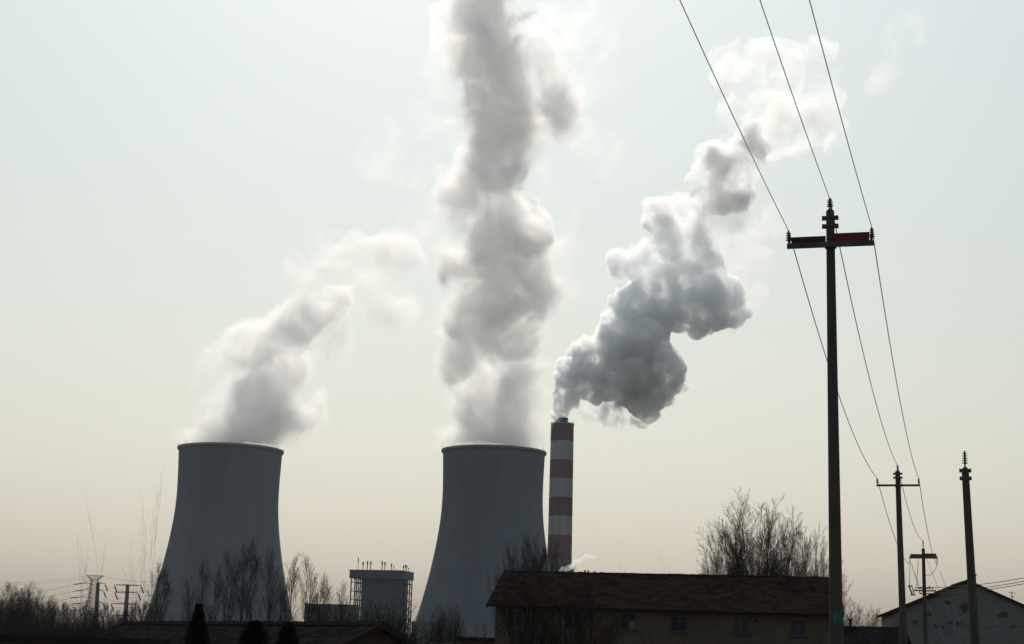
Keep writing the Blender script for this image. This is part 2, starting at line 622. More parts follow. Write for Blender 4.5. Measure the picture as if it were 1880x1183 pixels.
ax2 = axis_of([(822, 908, 101), (800, 908, 103), (780, 907, 103), (740, 906, 100), (700, 907, 94), (650, 911, 92), (600, 906, 88), (550, 908, 94), (500, 918, 102), (450, 924, 104), (400, 920, 102), (350, 910, 98), (315, 906, 78), (285, 906, 72), (250, 932, 92),
               (200, 958, 108), (150, 948, 120), (100, 928, 120), (50, 912, 106), (0, 886, 76), (-50, 890, 78), (-110, 895, 88)], TY, top2)
blob_hull('steam_column', axis_hull(ax2, top2, 1.45), 2.6, [(25, 3.0)], top2, (0, 0), 5,
          column_mat('column_steam', ax2, 0.12, 0.029, 10.0, 1.1, 0.1, d_top=0.85, flat=2.5, rough=0.7, detail=7, dist=0.6), pl2, floor=0.3)
blob_hull('steam_veil', px_blobs(col2_veil, TY, 6, 0.5), 2.0, [(25, 7.0), (10, 3.5), (4, 1.4)], top2, (5, .45), 6,
          steam_mat('column_veil', 0.04, 0.030, 0.46, 0.68, 0.1, z0=0, z1=280, d1=0.9, **D6), pl2, floor=0.3)

# -- left tower plume
p1_core = [(375, 822, 34), (424, 822, 46), (470, 824, 36), (410, 795, 42), (455, 790, 46), (500, 795, 40), (540, 795, 24), (415, 755, 36), (455, 745, 42), (515, 755, 40), (548, 775, 20), (425, 710, 34), (475, 715, 40), (520, 715, 36), (435, 665, 30), (485, 675, 36), (535, 675, 34), (480, 640, 26), (560, 645, 28), (590, 625, 20)]
p1_veil = [(375, 822, 44), (424, 822, 56), (470, 824, 46), (395, 795, 52), (455, 785, 62), (510, 785, 52), (555, 790, 30), (420, 745, 55), (480, 735, 65), (540, 745, 44), (425, 690, 46), (490, 690, 60), (545, 690, 46), (445, 640, 42), (495, 635, 46), (545, 635, 46), (590, 635, 38), (575, 600, 34), (600, 590, 24), (615, 650, 22)]
pl1 = empty('steam_plume', top1, 'short ragged steam plume drifting right from the tower behind the bare poplars', 'steam plume')
ax1 = axis_of([(822, 425, 101), (800, 438, 112), (775, 462, 116), (750, 476, 108), (720, 484, 106), (690, 492, 104), (660, 502, 102), (630, 510, 94), (605, 528, 78), (580, 560, 64), (555, 582, 56), (530, 598, 52), (505, 612, 48)], TY, top1)
blob_hull('steam_column', axis_hull(ax1, top1, 1.45), 2.4, [(22, 3.0)], top1, (0, 0), 7,
          column_mat('left_steam', ax1, 0.13, 0.033, 11.0, 1.2, 0.1, d_top=0.6, flat=2.5, rough=0.7, detail=7, dist=0.6), pl1, floor=0.3)
blob_hull('steam_veil', px_blobs(p1_veil, TY, 8, 0.5), 2.0, [(22, 7.0), (10, 3.5), (4, 1)], top1, (5, .45), 8,
          steam_mat('left_veil', 0.045, 0.032, 0.45, 0.67, 0.1, z0=0, z1=80, d1=0.8, **D6), pl1, floor=0.3)

# -- chimney smoke
ch_low = [(1033, 760, 11), (1036, 745, 13), (1040, 725, 16), (1045, 705, 20), (1058, 688, 26), (1075, 662, 32), (1095, 650, 28), (1085, 695, 32), (1115, 690, 40), (1115, 640, 26), (1140, 640, 42), (1165, 680, 50), (1190, 715, 42), (1195, 670, 48), (1215, 695, 32),
          (1145, 590, 38), (1175, 620, 48), (1160, 550, 27), (1195, 560, 48), (1137, 486, 20), (1175, 485, 30), (1215, 480, 42), (1255, 485, 48), (1230, 540, 52), (1285, 560, 46), (1320, 565, 34), (1290, 510, 46), (1322, 525, 28), (1345, 575, 20), (1245, 450, 30), (1180, 740, 20), (1130, 725, 16)]
ch_up = [(1240, 440, 28), (1220, 400, 30), (1205, 390, 22), (1250, 385, 24), (1290, 370, 26), (1300, 315, 30), (1320, 290, 28), (1340, 330, 36), (1335, 370, 24), (1365, 300, 30), (1380, 260, 26), (1350, 350, 28), (1270, 420, 30)]
ch_high = [(1370, 255, 32), (1410, 235, 44), (1350, 215, 28), (1385, 190, 48), (1345, 130, 40), (1390, 125, 42), (1440, 180, 52), (1480, 215, 48), (1510, 240, 28), (1500, 170, 44), (1440, 110, 34), (1490, 115, 34), (1525, 190, 20)]
chs = empty('smoke_plume', flue_top, 'dense billowing grey smoke plume twisting up to the right from the banded chimney', 'smoke plume')
M_smoke = steam_mat('chimney_smoke', 0.55, 0.065, 0.40, 0.56, 0.075, z0=25, z1=150, d1=0.17, rgb=(0.972, 0.984, 0.994), aniso=0.45, detail=7, rough=0.68, dist=0.4)
blob_hull('smoke_body', px_blobs(ch_low, CY, 9, 0.5), 0.95, [(16, 3.5), (7, 1.6), (3, .6)], flue_top, (7, .42, 2), 9, M_smoke, chs)
blob_hull('smoke_lobe', px_blobs(ch_up, CY, 10, 0.5), 2.0, [(18, 4), (8, 2), (4, .8)], flue_top, (6, .45), 10,
          steam_mat('smoke_lobe', 0.26, 0.045, 0.42, 0.62, 0.1, detail=6, dist=.5, rgb=(0.96, 0.965, 0.97), aniso=.5), chs)
blob_hull('smoke_head', px_blobs(ch_high, CY, 11, 0.5), 2.4, [(22, 6), (10, 3), (4, 1)], flue_top, (6, .45), 11,
          steam_mat('smoke_head', 0.055, 0.032, 0.44, 0.66, 0.1, detail=6, dist=.6, aniso=.5), chs)

shred = [(1078, 768, 10), (1090, 757, 14), (1105, 768, 13), (1122, 760, 15), (1140, 768, 12), (1112, 745, 12), (1155, 760, 16), (1172, 768, 12), (1135, 748, 12), (1195, 755, 14), (1225, 725, 14), (1245, 705, 14), (1250, 690, 10)]
blob_hull('smoke_shred', px_blobs(shred, CY, 12, 0.6), 1.2, [(10, 3.5), (4, 1.5)], flue_top, (6, .5), 12,
          steam_mat('smoke_shred', 0.16, 0.10, 0.47, 0.62, 0.1, detail=5, dist=.8, rgb=(.95, .96, .97)), chs)
halo = [(1250, 400, 30), (1285, 430, 36), (1320, 450, 40), (1355, 480, 36), (1375, 520, 30), (1385, 490, 26), (1330, 410, 30), (1370, 430, 24), (1300, 380, 28), (1420, 400, 22), (1395, 415, 22), (1360, 560, 26), (1345, 590, 20), (1235, 640, 22), (1240, 615, 22)]
blob_hull('smoke_halo', px_blobs(halo, CY, 13, 0.6), 1.8, [(22, 6), (9, 3), (4, 1.2)], flue_top, (6, .5), 13,
          steam_mat('smoke_halo', 0.03, 0.035, 0.44, 0.66, 0.1, detail=6, dist=.8), chs)

M_wisp = steam_mat('thin_steam', 0.022, 0.03, 0.44, 0.68, 0.1, detail=6, dist=0.8)
M_cloud = steam_mat('loose_steam', 0.06, 0.036, 0.46, 0.66, 0.1, detail=6, dist=0.7)
wisps = [
    ('torn steam cloud drifting off to the right above the left cooling tower', M_cloud, TY, [(570, 490, 26), (595, 480, 34), (615, 515, 34), (630, 545, 24), (640, 485, 36), (680, 490, 42), (715, 475, 36), (720, 520, 36), (745, 555, 26), (755, 520, 22), (700, 545, 26), (660, 530, 30), (600, 560, 18), (590, 585, 20)]),
    ('pale torn wisp left of the steam column, high up', M_wisp, TY, [(695, 285, 26), (720, 275, 28), (745, 265, 30), (770, 240, 28), (785, 225, 22), (780, 300, 26), (795, 330, 20), (770, 320, 16), (740, 290, 26), (800, 270, 22)]),
    ('faint wisp hanging beside the middle of the steam column, on its left', M_wisp, TY, [(780, 400, 24), (790, 440, 26), (760, 450, 20), (810, 420, 24), (800, 470, 20), (775, 480, 18)]),
    ('faint tall wisp at the top edge, right of the steam column', M_wisp, TY, [(1060, 20, 30), (1085, 30, 30), (1095, 65, 32), (1075, 95, 32), (1090, 125, 28), (1060, 150, 26), (1095, 165, 22), (1055, 60, 30), (1070, -15, 30)]),
    ('small faint wisp right of the steam column below the tall wisp', M_wisp, TY, [(1060, 235, 18), (1080, 250, 18), (1105, 265, 20), (1112, 290, 16), (1118, 250, 15), (1090, 232, 14)]),
    ('thin slanting wisp at the upper right, beyond the overhead wires', M_wisp, CY, [(1625, 105, 14), (1640, 90, 16), (1652, 68, 18), (1665, 50, 20), (1680, 35, 16), (1635, 120, 12), (1615, 155, 12), (1622, 135, 11)]),
]
for i, (lab, mt_, Yw, bl) in enumerate(wisps):
    bb = px_blobs(bl, Yw, 20 + i, 0.6, 1.1)
    tag(blob_hull('steam_wisp', bb, 1.8, [(22, 6), (9, 3), (4, 1.2)], bb[0][0], (5, .5), 20 + i, mt_), lab, 'steam wisp')
# ------------------------------------------------------------------ bare trees
M_bark = mat('dark_bark', (0.02, 0.018, 0.016), 0.95, 0.3, 4.0, spec=0.0)
M_twig = mat('brown_twigs', (0.022, 0.019, 0.017), 0.95, 0.3, 2.0, spec=0.0)
M_drytwig = mat('dry_reddish_twigs', (0.06, 0.03, 0.018), 0.95, 0.35, 2.0)
M_needle = mat('dark_needles', (0.016, 0.02, 0.014), 0.9, 0.4, 2.0, spec=0.0)


def tree_meshes(kind, seed):
    """bare winter tree of height 1 -> (trunk mesh, crown mesh); kinds: poplar, broad, bush, whip"""
    rnd = random.Random(seed)
    tr, cr = MB(), MB()
    V3 = Vector

    def grow(p, d, ln, r, lev, maxlev, nseg, up, jit, kids, spread, minr):
        pts, rads = [p.copy()], [r]
        q, dd = p.copy(), d.normalized()
        for i in range(nseg):
            dd = (dd + V3((rnd.gauss(0, jit), rnd.gauss(0, jit), rnd.gauss(0, jit) + up))).normalized()
            q = q + dd * (ln / nseg)
            pts.append(q.copy())
            rads.append(max(minr, r * (1 - 0.85 * (i + 1) / nseg)))
        (tr if lev == 0 or (lev == 1 and kind == 'broad') else cr).tube(pts, rads, 6 if lev == 0 else (4 if lev == 1 else 3), caps=False)
        if lev >= maxlev: return
        n = kids[lev]
        for c in range(n):
            t0 = 0.25 if lev else (0.28 if kind == 'poplar' else 0.2)
            t = t0 + (1 - t0) * (c + rnd.random()) / n
            x = t * nseg
            i = min(nseg - 1, int(x))
            b = pts[i].lerp(pts[i + 1], x - i)
            ax = (pts[i + 1] - pts[i]).normalized()
            side = ax.cross(V3((rnd.gauss(0, 1), rnd.gauss(0, 1), rnd.gauss(0, 1)))).normalized()
            a = spread[lev] * rnd.uniform(0.6, 1.3)
            nd = ax * math.cos(a) + side * math.sin(a)
            l2 = ln * (lenf[lev] * (1.15 - 0.65 * t)) * rnd.uniform(0.65, 1.2)
            r2 = max(minr, min(rads[i] * 0.7, r * 0.45 * (1.2 - t)))
            grow(b, nd, l2, r2, lev + 1, maxlev, max(2, nseg - 2), up, jit * 1.3, kids, spread, minr)

    if kind == 'poplar':
        lenf = (0.42, 0.5, 0.5)
        grow(V3((0, 0, -0.01)), V3((0, 0, 1)), 1.0, 0.009, 0, 3, 9, 0.06, 0.03, (28, 8, 3), (0.30, 0.42, 0.5), 0.0008)
    elif kind == 'whip':
        lenf = (0.35, 0.45, 0.5)
        grow(V3((0, 0, -0.01)), V3((0.03, 0, 1)), 1.0, 0.0016, 0, 2, 10, 0.05, 0.03, (9, 4), (0.35, 0.45), 0.0003)
    elif kind == 'broad':
        lenf = (0.0, 0.42, 0.5, 0.5)
        hb = 0.16
        tr.tube([V3((0, 0, -0.01)), V3((0.004, 0, hb * .5)), V3((0, 0.004, hb))], [0.026, 0.021, 0.019], 8)
        nl = 13
        for i in range(nl):
            a = 2 * math.pi * i / nl + rnd.uniform(-.3, .3)
            tilt = 0.06 + 0.52 * ((i * 0.618) % 1.0)
            d = V3((math.sin(tilt) * math.cos(a), math.sin(tilt) * math.sin(a), math.cos(tilt)))
            grow(V3((0, 0, hb * rnd.uniform(.7, 1))), d, rnd.uniform(0.74, 0.86) * (1.02 - tilt * .12), 0.0075, 1, 4, 8, 0.06, 0.045, (0, 15, 9, 4), (0, 0.45, 0.55, 0.6), 0.0005)
    elif kind == 'bush':
        lenf = (0.5, 0.5, 0.5)
        for i in range(16):
            a = rnd.uniform(0, 6.28); tilt = rnd.uniform(0.05, 0.75)
            d = V3((math.sin(tilt) * math.cos(a), math.sin(tilt) * math.sin(a), math.cos(tilt)))
            b = V3((rnd.gauss(0, .05), rnd.gauss(0, .05), -0.01))
            grow(b, d, rnd.uniform(0.6, 0.98), 0.008, 0, 2, 6, 0.03, 0.07, (9, 5), (0.5, 0.6), 0.0016)
    zm = max(v[2] for v in cr.v)
    for q in (tr, cr): q.v = [(x / zm, y / zm, z / zm) for x, y, z in q.v]
    return tr.mesh('trunk'), cr.mesh('crown')


PROTO = {}
for kd, seeds in (('poplar', (1, 2, 3)), ('broad', (11, 12, 13)), ('bush', (21, 22)), ('whip', (31, 32))):
    PROTO[kd] = []
    for sd in seeds:
        a, b = tree_meshes(kd, sd)
        a.materials.append(M_bark); b.materials.append(M_twig)
        PROTO[kd].append((a, b))
dryb = []
for a, b in PROTO['bush']:
    a2, b2 = a.copy(), b.copy()
    a2.materials[0] = M_drytwig; b2.materials[0] = M_drytwig
    dryb.append((a2, b2))
PROTO['drybush'] = dryb
tcount = [0]


def tree(kind, px, topy, Y, width, label, name=None, group=None, cat='tree'):
    """width multiplies the crown's natural width"""
    tcount[0] += 1
    i = tcount[0]
    rnd = random.Random(1000 + i)
    top = at(px, topy, Y)
    h = top.z
    root = empty(name or 'bare_tree', (top.x, Y, 0), label, cat, group, rnd.uniform(0, 6.28))
    fat = {'broad': 1.35, 'poplar': 1.15}.get(kind, 1.0)
    root.scale = (h * width * fat, h * width * fat, h)
    a, b = PROTO[kind][i % len(PROTO[kind])]
    link('trunk', a, None, root)
    link('crown', b, None, root)
    return root


G1 = 'bare poplars in front of the left cooling tower'
for px, ty, Y, w, lab in (
        (294, 1022, 230, 0.8, 'slender bare poplar at the left foot of the left cooling tower'),
        (313, 1040, 240, 0.8, 'bare poplar just inside the left edge of the left cooling tower'),
        (352, 1062, 250, 0.9, 'shorter bare poplar before the left part of the left cooling tower'),
        (375, 1018, 235, 0.7, 'thin bare poplar standing above the conifer, before the left cooling tower'),
        (408, 1045, 245, 0.9, 'bare poplar before the middle of the left cooling tower, lower than its neighbours'),
        (428, 1004, 225, 0.9, 'bushy bare poplar before the middle of the left cooling tower'),
        (452, 988, 230, 0.8, 'tallest bare poplar before the left cooling tower, right of the middle'),
        (476, 984, 228, 0.8, 'tall bare poplar before the right half of the left cooling tower'),
        (500, 998, 236, 0.8, 'bare poplar just inside the right edge of the left cooling tower'),
        (521, 1050, 240, 0.9, 'low bare poplar at the right foot of the left cooling tower'),
        (546, 1013, 220, 0.8, 'narrow bare poplar standing against the sky right of the left cooling tower'),
        (573, 1012, 222, 0.9, 'bare poplar against the sky above the left end of the low blue hall'),
        (590, 1060, 226, 0.9, 'thin bare poplar before the low blue hall, left of its middle'),
        (606, 1048, 228, 0.9, 'bare poplar before the middle of the low blue hall'),
        (629, 1062, 230, 0.9, 'bare poplar before the low blue hall beside the boiler house')):
    tree('poplar', px, ty, Y, w, lab, group=G1)
for px, ty, Y, w, lab in (
        (22, 1064, 300, 0.75, 'forked bare tree at the far left edge of the treeline'),
        (58, 1064, 290, 0.62, 'tall spreading bare tree, second large one from the left edge'),
        (92, 1092, 300, 0.7, 'smaller spreading bare tree left of the lattice pylon'),
        (36, 1088, 310, 0.7, 'lower bare tree between the two tall ones at the left edge')):
    tree('broad', px, ty, Y, w, lab)
rr_ = random.Random(4)
for i in range(34):
    px = 2 + i * 8.3 + rr_.uniform(-3, 3)
    ty = 1100 + rr_.uniform(-6, 18)
    if 60 < px < 180: ty -= 4
    tree('poplar', px, ty, 330 + rr_.uniform(-20, 30), 1.15, 'thin bare poplar of the dense thicket along the left skyline', group='thin poplars of the left thicket')
for i in range(26):
    tree('bush', 4 + i * 10.5 + rr_.uniform(-5, 5), 1122 + rr_.uniform(-8, 10), 315, 1.2, 'dark bare bush under the poplars of the left thicket', name='bare_bush', group='bushes of the left thicket', cat='bush')

tree('bush', 664, 1100, 200, 1.1, 'dark bare bush before the left columns of the boiler house', 'bare_bush', cat='bush')
tree('bush', 698, 1091, 190, 1.2, 'tallest dark bare bush before the middle of the boiler house', 'bare_bush', cat='bush')
tree('bush', 737, 1104, 195, 1.1, 'dark bare bush before the right columns of the boiler house', 'bare_bush', cat='bush')
tree('bush', 682, 1096, 205, 1.1, 'dark bare bush before the boiler house, second from the left of the row', 'bare_bush', cat='bush')
tree('bush', 718, 1097, 185, 1.1, 'dark bare bush before the boiler house, just right of the tallest bush', 'bare_bush', cat='bush')
tree('bush', 757, 1124, 200, 0.5, 'small bare bush in the gap between boiler house and right cooling tower', 'bare_bush', cat='bush')
tree('broad', 808, 1106, 170, 0.45, 'round bare tree at the left foot of the right cooling tower')
tree('broad', 834, 1102, 172, 0.45, 'round bare tree before the right cooling tower, left of the brown house')
tree('bush', 782, 1140, 150, 0.7, 'low bare bush at the left foot of the right cooling tower', 'bare_bush', cat='bush')
tree('bush', 866, 1135, 150, 0.6, 'low bare bush beside the left gable of the brown house', 'bare_bush', cat='bush')
tree('broad', 936, 1000, 150, 0.35, 'slim bare tree rising behind the left end of the brown roof')
tree('broad', 976, 972, 150, 0.42, 'full bare tree behind the brown roof, before the right cooling tower')
tree('broad', 1008, 990, 152, 0.45, 'bare tree behind the brown roof between cooling tower and chimney')
tree('whip', 1156, 1028, 160, 0.8, 'thin bare sapling behind the middle of the brown roof')
tree('whip', 1243, 1008, 150, 0.9, 'taller thin bare sapling behind the brown roof, left of the big tree')
tree('broad', 1306, 1006, 118, 0.3, 'low spreading bare tree at the left of the big tree behind the brown roof')
tree('broad', 1380, 893, 112, 0.72, 'biggest bare tree, fan-shaped, behind the brown house')
tree('broad', 1356, 950, 120, 0.5, 'bare tree half hidden in the left side of the biggest tree')
tree('broad', 1430, 935, 116, 0.5, 'bare tree joined to the right side of the biggest tree')
tree('broad', 1474, 962, 114, 0.42, 'bare tree behind the right end of the brown roof, next to the near pole')
tree('broad', 1510, 1015, 118, 0.4, 'low bare tree behind the brown roof directly left of the near pole')
tree('broad', 1552, 1085, 135, 0.6, 'bare tree directly right of the near pole')
tree('broad', 1606, 1108, 150, 0.7, 'small round bare tree above the dark roof beside the white house')
tree('broad', 985, 1062, 58, 0.6, 'dark bare tree standing before the left end of the brown house wall')
tree('broad', 1082, 1080, 60, 0.7, 'dark bare tree standing before the brown house wall, left of its window with pale paper')
for px, ty, lab in ((950, 1150, 'dry reddish bush before the left window of the brown house'),
                    (1120, 1158, 'dry reddish bush before the middle of the brown house'),
                    (1215, 1148, 'tallest dry reddish bush before the brown house'),
                    (1290, 1160, 'dry reddish bush before the brown house, farthest right')):
    tree('drybush', px, ty, 52, 0.9, lab, 'dry_bush', 'dry bushes before the brown house', 'bush')
for px, ty, Y, lab in ((180, 978, 26, 'shortest whip-thin sapling near the lattice pylon'),
                       (228, 905, 24, 'middle whip-thin sapling above the two tube pylons'),
                       (292, 850, 24, 'tallest whip-thin sapling by the left cooling tower'),
                       (278, 895, 25, 'whip-thin sapling left of the tallest sapling')):
    tree('whip', px, ty, Y, 0.55, lab, 'bare_sapling', 'whip-thin saplings near the track')


def needle_tree(px, topy, Y, half_w, label, seed, conical=True, name='conifer', cat='conifer'):
    rnd = random.Random(seed)
    top = at(px, topy, Y)
    h = top.z
    root = empty(name, (top.x, Y, 0), label, cat)
    t = MB(); t.tube([(0, 0, -.1), (0, 0, h * .9)], [.12, .02], 8)
    t.build('trunk', M_bark, root)
    c = MB()
    for i in range(9000):
        u = rnd.random() if i % 4 == 0 else 0.68 + 0.32 * rnd.random() ** 0.8
        z = 0.25 + (h - 0.25) * u
        dz = h - z
        rmax = min(1.3, half_w * dz * 0.85) if conical else min(1.2, half_w * 1.5 * math.sqrt(dz))
        r = rmax * (rnd.random() ** 0.4) * rnd.uniform(0.65, 1.2) * (0.85 + 0.25 * math.sin(11 * z + 3 * math.sin(i * 2.4)))
        a = rnd.uniform(0, 6.28)
        p = Vector((r * math.cos(a), r * math.sin(a), z))
        d = Vector((math.cos(a), math.sin(a), rnd.uniform(.1, 1.2) if conical else rnd.uniform(-.5, 1))).normalized()
        s_ = d.cross(Vector((rnd.gauss(0, 1), rnd.gauss(0, 1), rnd.gauss(0, 1)))).normalized()
        L, w = rnd.uniform(.05, .13), rnd.uniform(.012, .03)
        c.add([p - s_ * w, p + d * L * .5 - s_ * w * 1.2, p + d * L, p + d * L * .5 + s_ * w * 1.2], [(0, 1, 2, 3)])
    c.build('crown', M_needle, root)


needle_tree(366, 1112, 42, 0.36, 'small dark pointed conifer before the left cooling tower', 3)
needle_tree(468, 1143, 44, 0.36, 'rounded dark evergreen bush right of the conifer', 4, False, 'evergreen_bush', 'bush')
needle_tree(530, 1147, 44, 0.24, 'narrow dark evergreen bush, farther right of the conifer', 5, False, 'evergreen_bush', 'bush')
# ------------------------------------------------------------------ houses
def tile_mat(name, rgb):
    mt = mat(name, rgb, 0.9, 0.18, 1.2, detail=6, spec=0.0)
    nt = mt.node_tree
    b = nt.nodes['Principled BSDF']
    tc = nt.nodes.new('ShaderNodeTexCoord')
    vor = nt.nodes.new('ShaderNodeTexVoronoi'); vor.inputs['Scale'].default_value = 3.2
    hsv = nt.nodes.new('ShaderNodeHueSaturation')
    mr = nt.nodes.new('ShaderNodeMapRange'); mr.inputs['To Min'].default_value = 0.6; mr.inputs['To Max'].default_value = 1.35
    sp = nt.nodes.new('ShaderNodeSeparateColor')
    nt.links.new(tc.outputs['Object'], vor.inputs['Vector'])
    nt.links.new(vor.outputs['Color'], sp.inputs[0])
    nt.links.new(sp.outputs[0], mr.inputs['Value'])
    nt.links.new(mr.outputs[0], hsv.inputs['Value'])
    old = b.inputs['Base Color'].links[0].from_socket
    nt.links.new(old, hsv.inputs['Color'])
    nt.links.new(hsv.outputs[0], b.inputs['Base Color'])
    return mt


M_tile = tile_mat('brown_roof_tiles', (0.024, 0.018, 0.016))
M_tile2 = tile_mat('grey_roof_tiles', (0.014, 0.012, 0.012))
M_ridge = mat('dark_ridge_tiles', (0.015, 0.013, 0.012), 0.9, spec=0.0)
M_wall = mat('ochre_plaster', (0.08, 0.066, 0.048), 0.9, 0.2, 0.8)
M_wallw = mat('stained_white_plaster', (0.12, 0.132, 0.138), 0.9, 0.12, 0.9)
M_walld = mat('dark_brick', (0.07, 0.055, 0.045), 0.9, 0.3, 1.5)
M_frame = mat('blue_grey_window_frame', (0.042, 0.06, 0.065), 0.6)
M_glass = mat('dark_window_glass', (0.012, 0.016, 0.018), 0.35, 0.1)
M_paper = mat('pale_paper_in_window', (0.13, 0.14, 0.13), 0.8)
M_wood = mat('dark_wood', (0.025, 0.02, 0.018), 0.9, spec=0.0)


def gable_house(name, label, A, B, hd, drop, wallm, tilem, rows=26, over=0.5, gable_over=0.35, windows=(), lift0=0.045):
    """A, B: ridge ends (level); hd: eave distance from ridge; windows: (x0, x1, z0, z1, look) in the front wall"""
    u = Vector((B.x - A.x, B.y - A.y, 0)); L = u.length
    rz = math.atan2(u.y, u.x)
    zr = A.z; ze = zr - drop
    root = empty(name, (A.x, A.y, 0), label, 'house', None, rz)
    # walls
    yw = hd - over
    zt = ze + drop * over / hd - 0.06        # wall head under the slope
    x0, x1 = gable_over, L - gable_over
    w = MB()
    xs = sorted({x0, x1} | {a for wd in windows for a in wd[:2]})
    zs = sorted({0.0, zt} | {a for wd in windows for a in wd[2:4]})
    inside = lambda x, z: any(wd[0] < x < wd[1] and wd[2] < z < wd[3] for wd in windows)
    for xa, xb in zip(xs, xs[1:]):
        for za, zb_ in zip(zs, zs[1:]):
            if inside((xa + xb) / 2, (za + zb_) / 2): continue
            w.add([(xa, -yw, za), (xb, -yw, za), (xb, -yw, zb_), (xa, -yw, zb_)], [(0, 1, 2, 3)])
    for a, b, c, d, *_ in windows:
        dp = 0.16
        w.add([(a, -yw, c), (b, -yw, c), (b, -yw, d), (a, -yw, d), (a, -yw + dp, c), (b, -yw + dp, c), (b, -yw + dp, d), (a, -yw + dp, d)],
              [(0, 4, 5, 1), (1, 5, 6, 2), (2, 6, 7, 3), (3, 7, 4, 0)])
    w.add([(x1, yw, 0), (x0, yw, 0), (x0, yw, zt), (x1, yw, zt)], [(0, 1, 2, 3)])
    zp = zr - 0.06
    w.add([(x0, -yw, 0), (x0, -yw, zt), (x0, 0, zp), (x0, yw, zt), (x0, yw, 0)], [(0, 1, 2, 3, 4)])
    w.add([(x1, -yw, 0), (x1, yw, 0), (x1, yw, zt), (x1, 0, zp), (x1, -yw, zt)], [(0, 1, 2, 3, 4)])
    w.build('wall', wallm, root)
    # roof: courses of tiles stepped down each slope
    r = MB()
    rn = random.Random(len(label))
    nseg = max(6, int(L / 0.6))
    for sgn in (-1, 1):
        for i in range(rows):
            t0, t1 = i / rows, (i + 1) / rows + 0.012
            for j in range(nseg):
                xa, xb = L * j / nseg, L * (j + 1) / nseg
                lift = lift0 + rn.uniform(-.006, .012)
                sagz = -0.03 * math.sin(math.pi * (j + .5) / nseg)
                ya, yb = sgn * hd * t0, sgn * hd * t1
                za, zb_ = zr - drop * t0 + sagz, zr - drop * t1 + lift + sagz
                vs = [(xa, ya, za), (xb, ya, za), (xb, yb, zb_), (xa, yb, zb_), (xa, yb, zb_ - 0.05), (xb, yb, zb_ - 0.05)]
                fs = [(0, 1, 2, 3), (3, 2, 5, 4)]
                if sgn > 0: fs = [f[::-1] for f in fs]
                r.add(vs, fs)
        # underside and bargeboard
        y1 = sgn * hd
        r.add([(0, 0, zr - .05), (L, 0, zr - .05), (L, y1, ze - .05), (0, y1, ze - .05)], [(3, 2, 1, 0) if sgn < 0 else (0, 1, 2, 3)])
    rf = r.build('roof', tilem, root)
    for xx in (-0.03, L + 0.03):
        for sgn in (-1, 1):
            b = MB()
            b.add([(xx - .03, 0, zr + .05), (xx + .03, 0, zr + .05), (xx + .03, 0, zr - .15), (xx - .03, 0, zr - .15),
                   (xx - .03, sgn * hd, ze + .06), (xx + .03, sgn * hd, ze + .06), (xx + .03, sgn * hd, ze - .14), (xx - .03, sgn * hd, ze - .14)],
                  [(0, 1, 2, 3), (4, 7, 6, 5), (0, 4, 5, 1), (1, 5, 6, 2), (2, 6, 7, 3), (3, 7, 4, 0)])
            b.build('bargeboard', M_wood, root)
    rc = MB()
    n = int(L / 0.4)
    for i in range(n):
        xa, xb = L * i / n, L * (i + 1) / n + .02
        hh = 0.085 + rn.uniform(-.01, .02)
        rc.add([(xa, -.13, zr - .03), (xb, -.13, zr - .03), (xb, 0, zr + hh), (xa, 0, zr + hh + .015), (xb, .13, zr - .03), (xa, .13, zr - .03)],
               [(0, 1, 2, 3), (3, 2, 4, 5), (0, 3, 5), (1, 4, 2)])
    rc.build('ridge_cap', M_ridge, root)
    for a, b, c, d, look in windows:
        f = MB()
        yf = -yw + 0.09
        cx, cz = (a + b) / 2, (c + d) / 2
        for xx in (a + .025, b - .025): f.box((xx, yf, cz), (.05, .06, d - c))
        for zz in (c + .025, d - .025): f.box((cx, yf, zz), (b - a - .1, .056, .05))
        f.box((cx, yf, cz), (.05, .054, d - c - .1))
        f.box((cx - (b - a) / 4, yf, cz + .12), ((b - a) / 2 - .08, .045, .025)); f.box((cx + (b - a) / 4, yf, cz + .12), ((b - a) / 2 - .08, .045, .025))
        fo = f.build('window', M_frame, root)
        g_ = MB(); g_.box((cx, yf + .012, cz), (b - a - .09, .008, d - c - .09))
        g_.build('pane', M_glass, fo)
        s_ = MB(); s_.box((cx, -yw - .05, c - .035), (b - a + .16, .12, .06))
        s_.build('sill', M_frame, fo)
        if look == 'paper':
            q = MB(); q.box((cx + (b - a) / 4, yf - .0, c + (d - c) * .3), ((b - a) / 2 - .09, .012, (d - c) * .5))
            q.build('paper', M_paper, fo)
        if look == 'bars':
            q = MB()
            for k_ in range(8): q.box((cx, -yw - .03, c + (d - c) * (k_ + .5) / 8), (b - a, .012, .012))
            q.build('grille', M_steel, fo)
    return root, L, zr, ze, yw


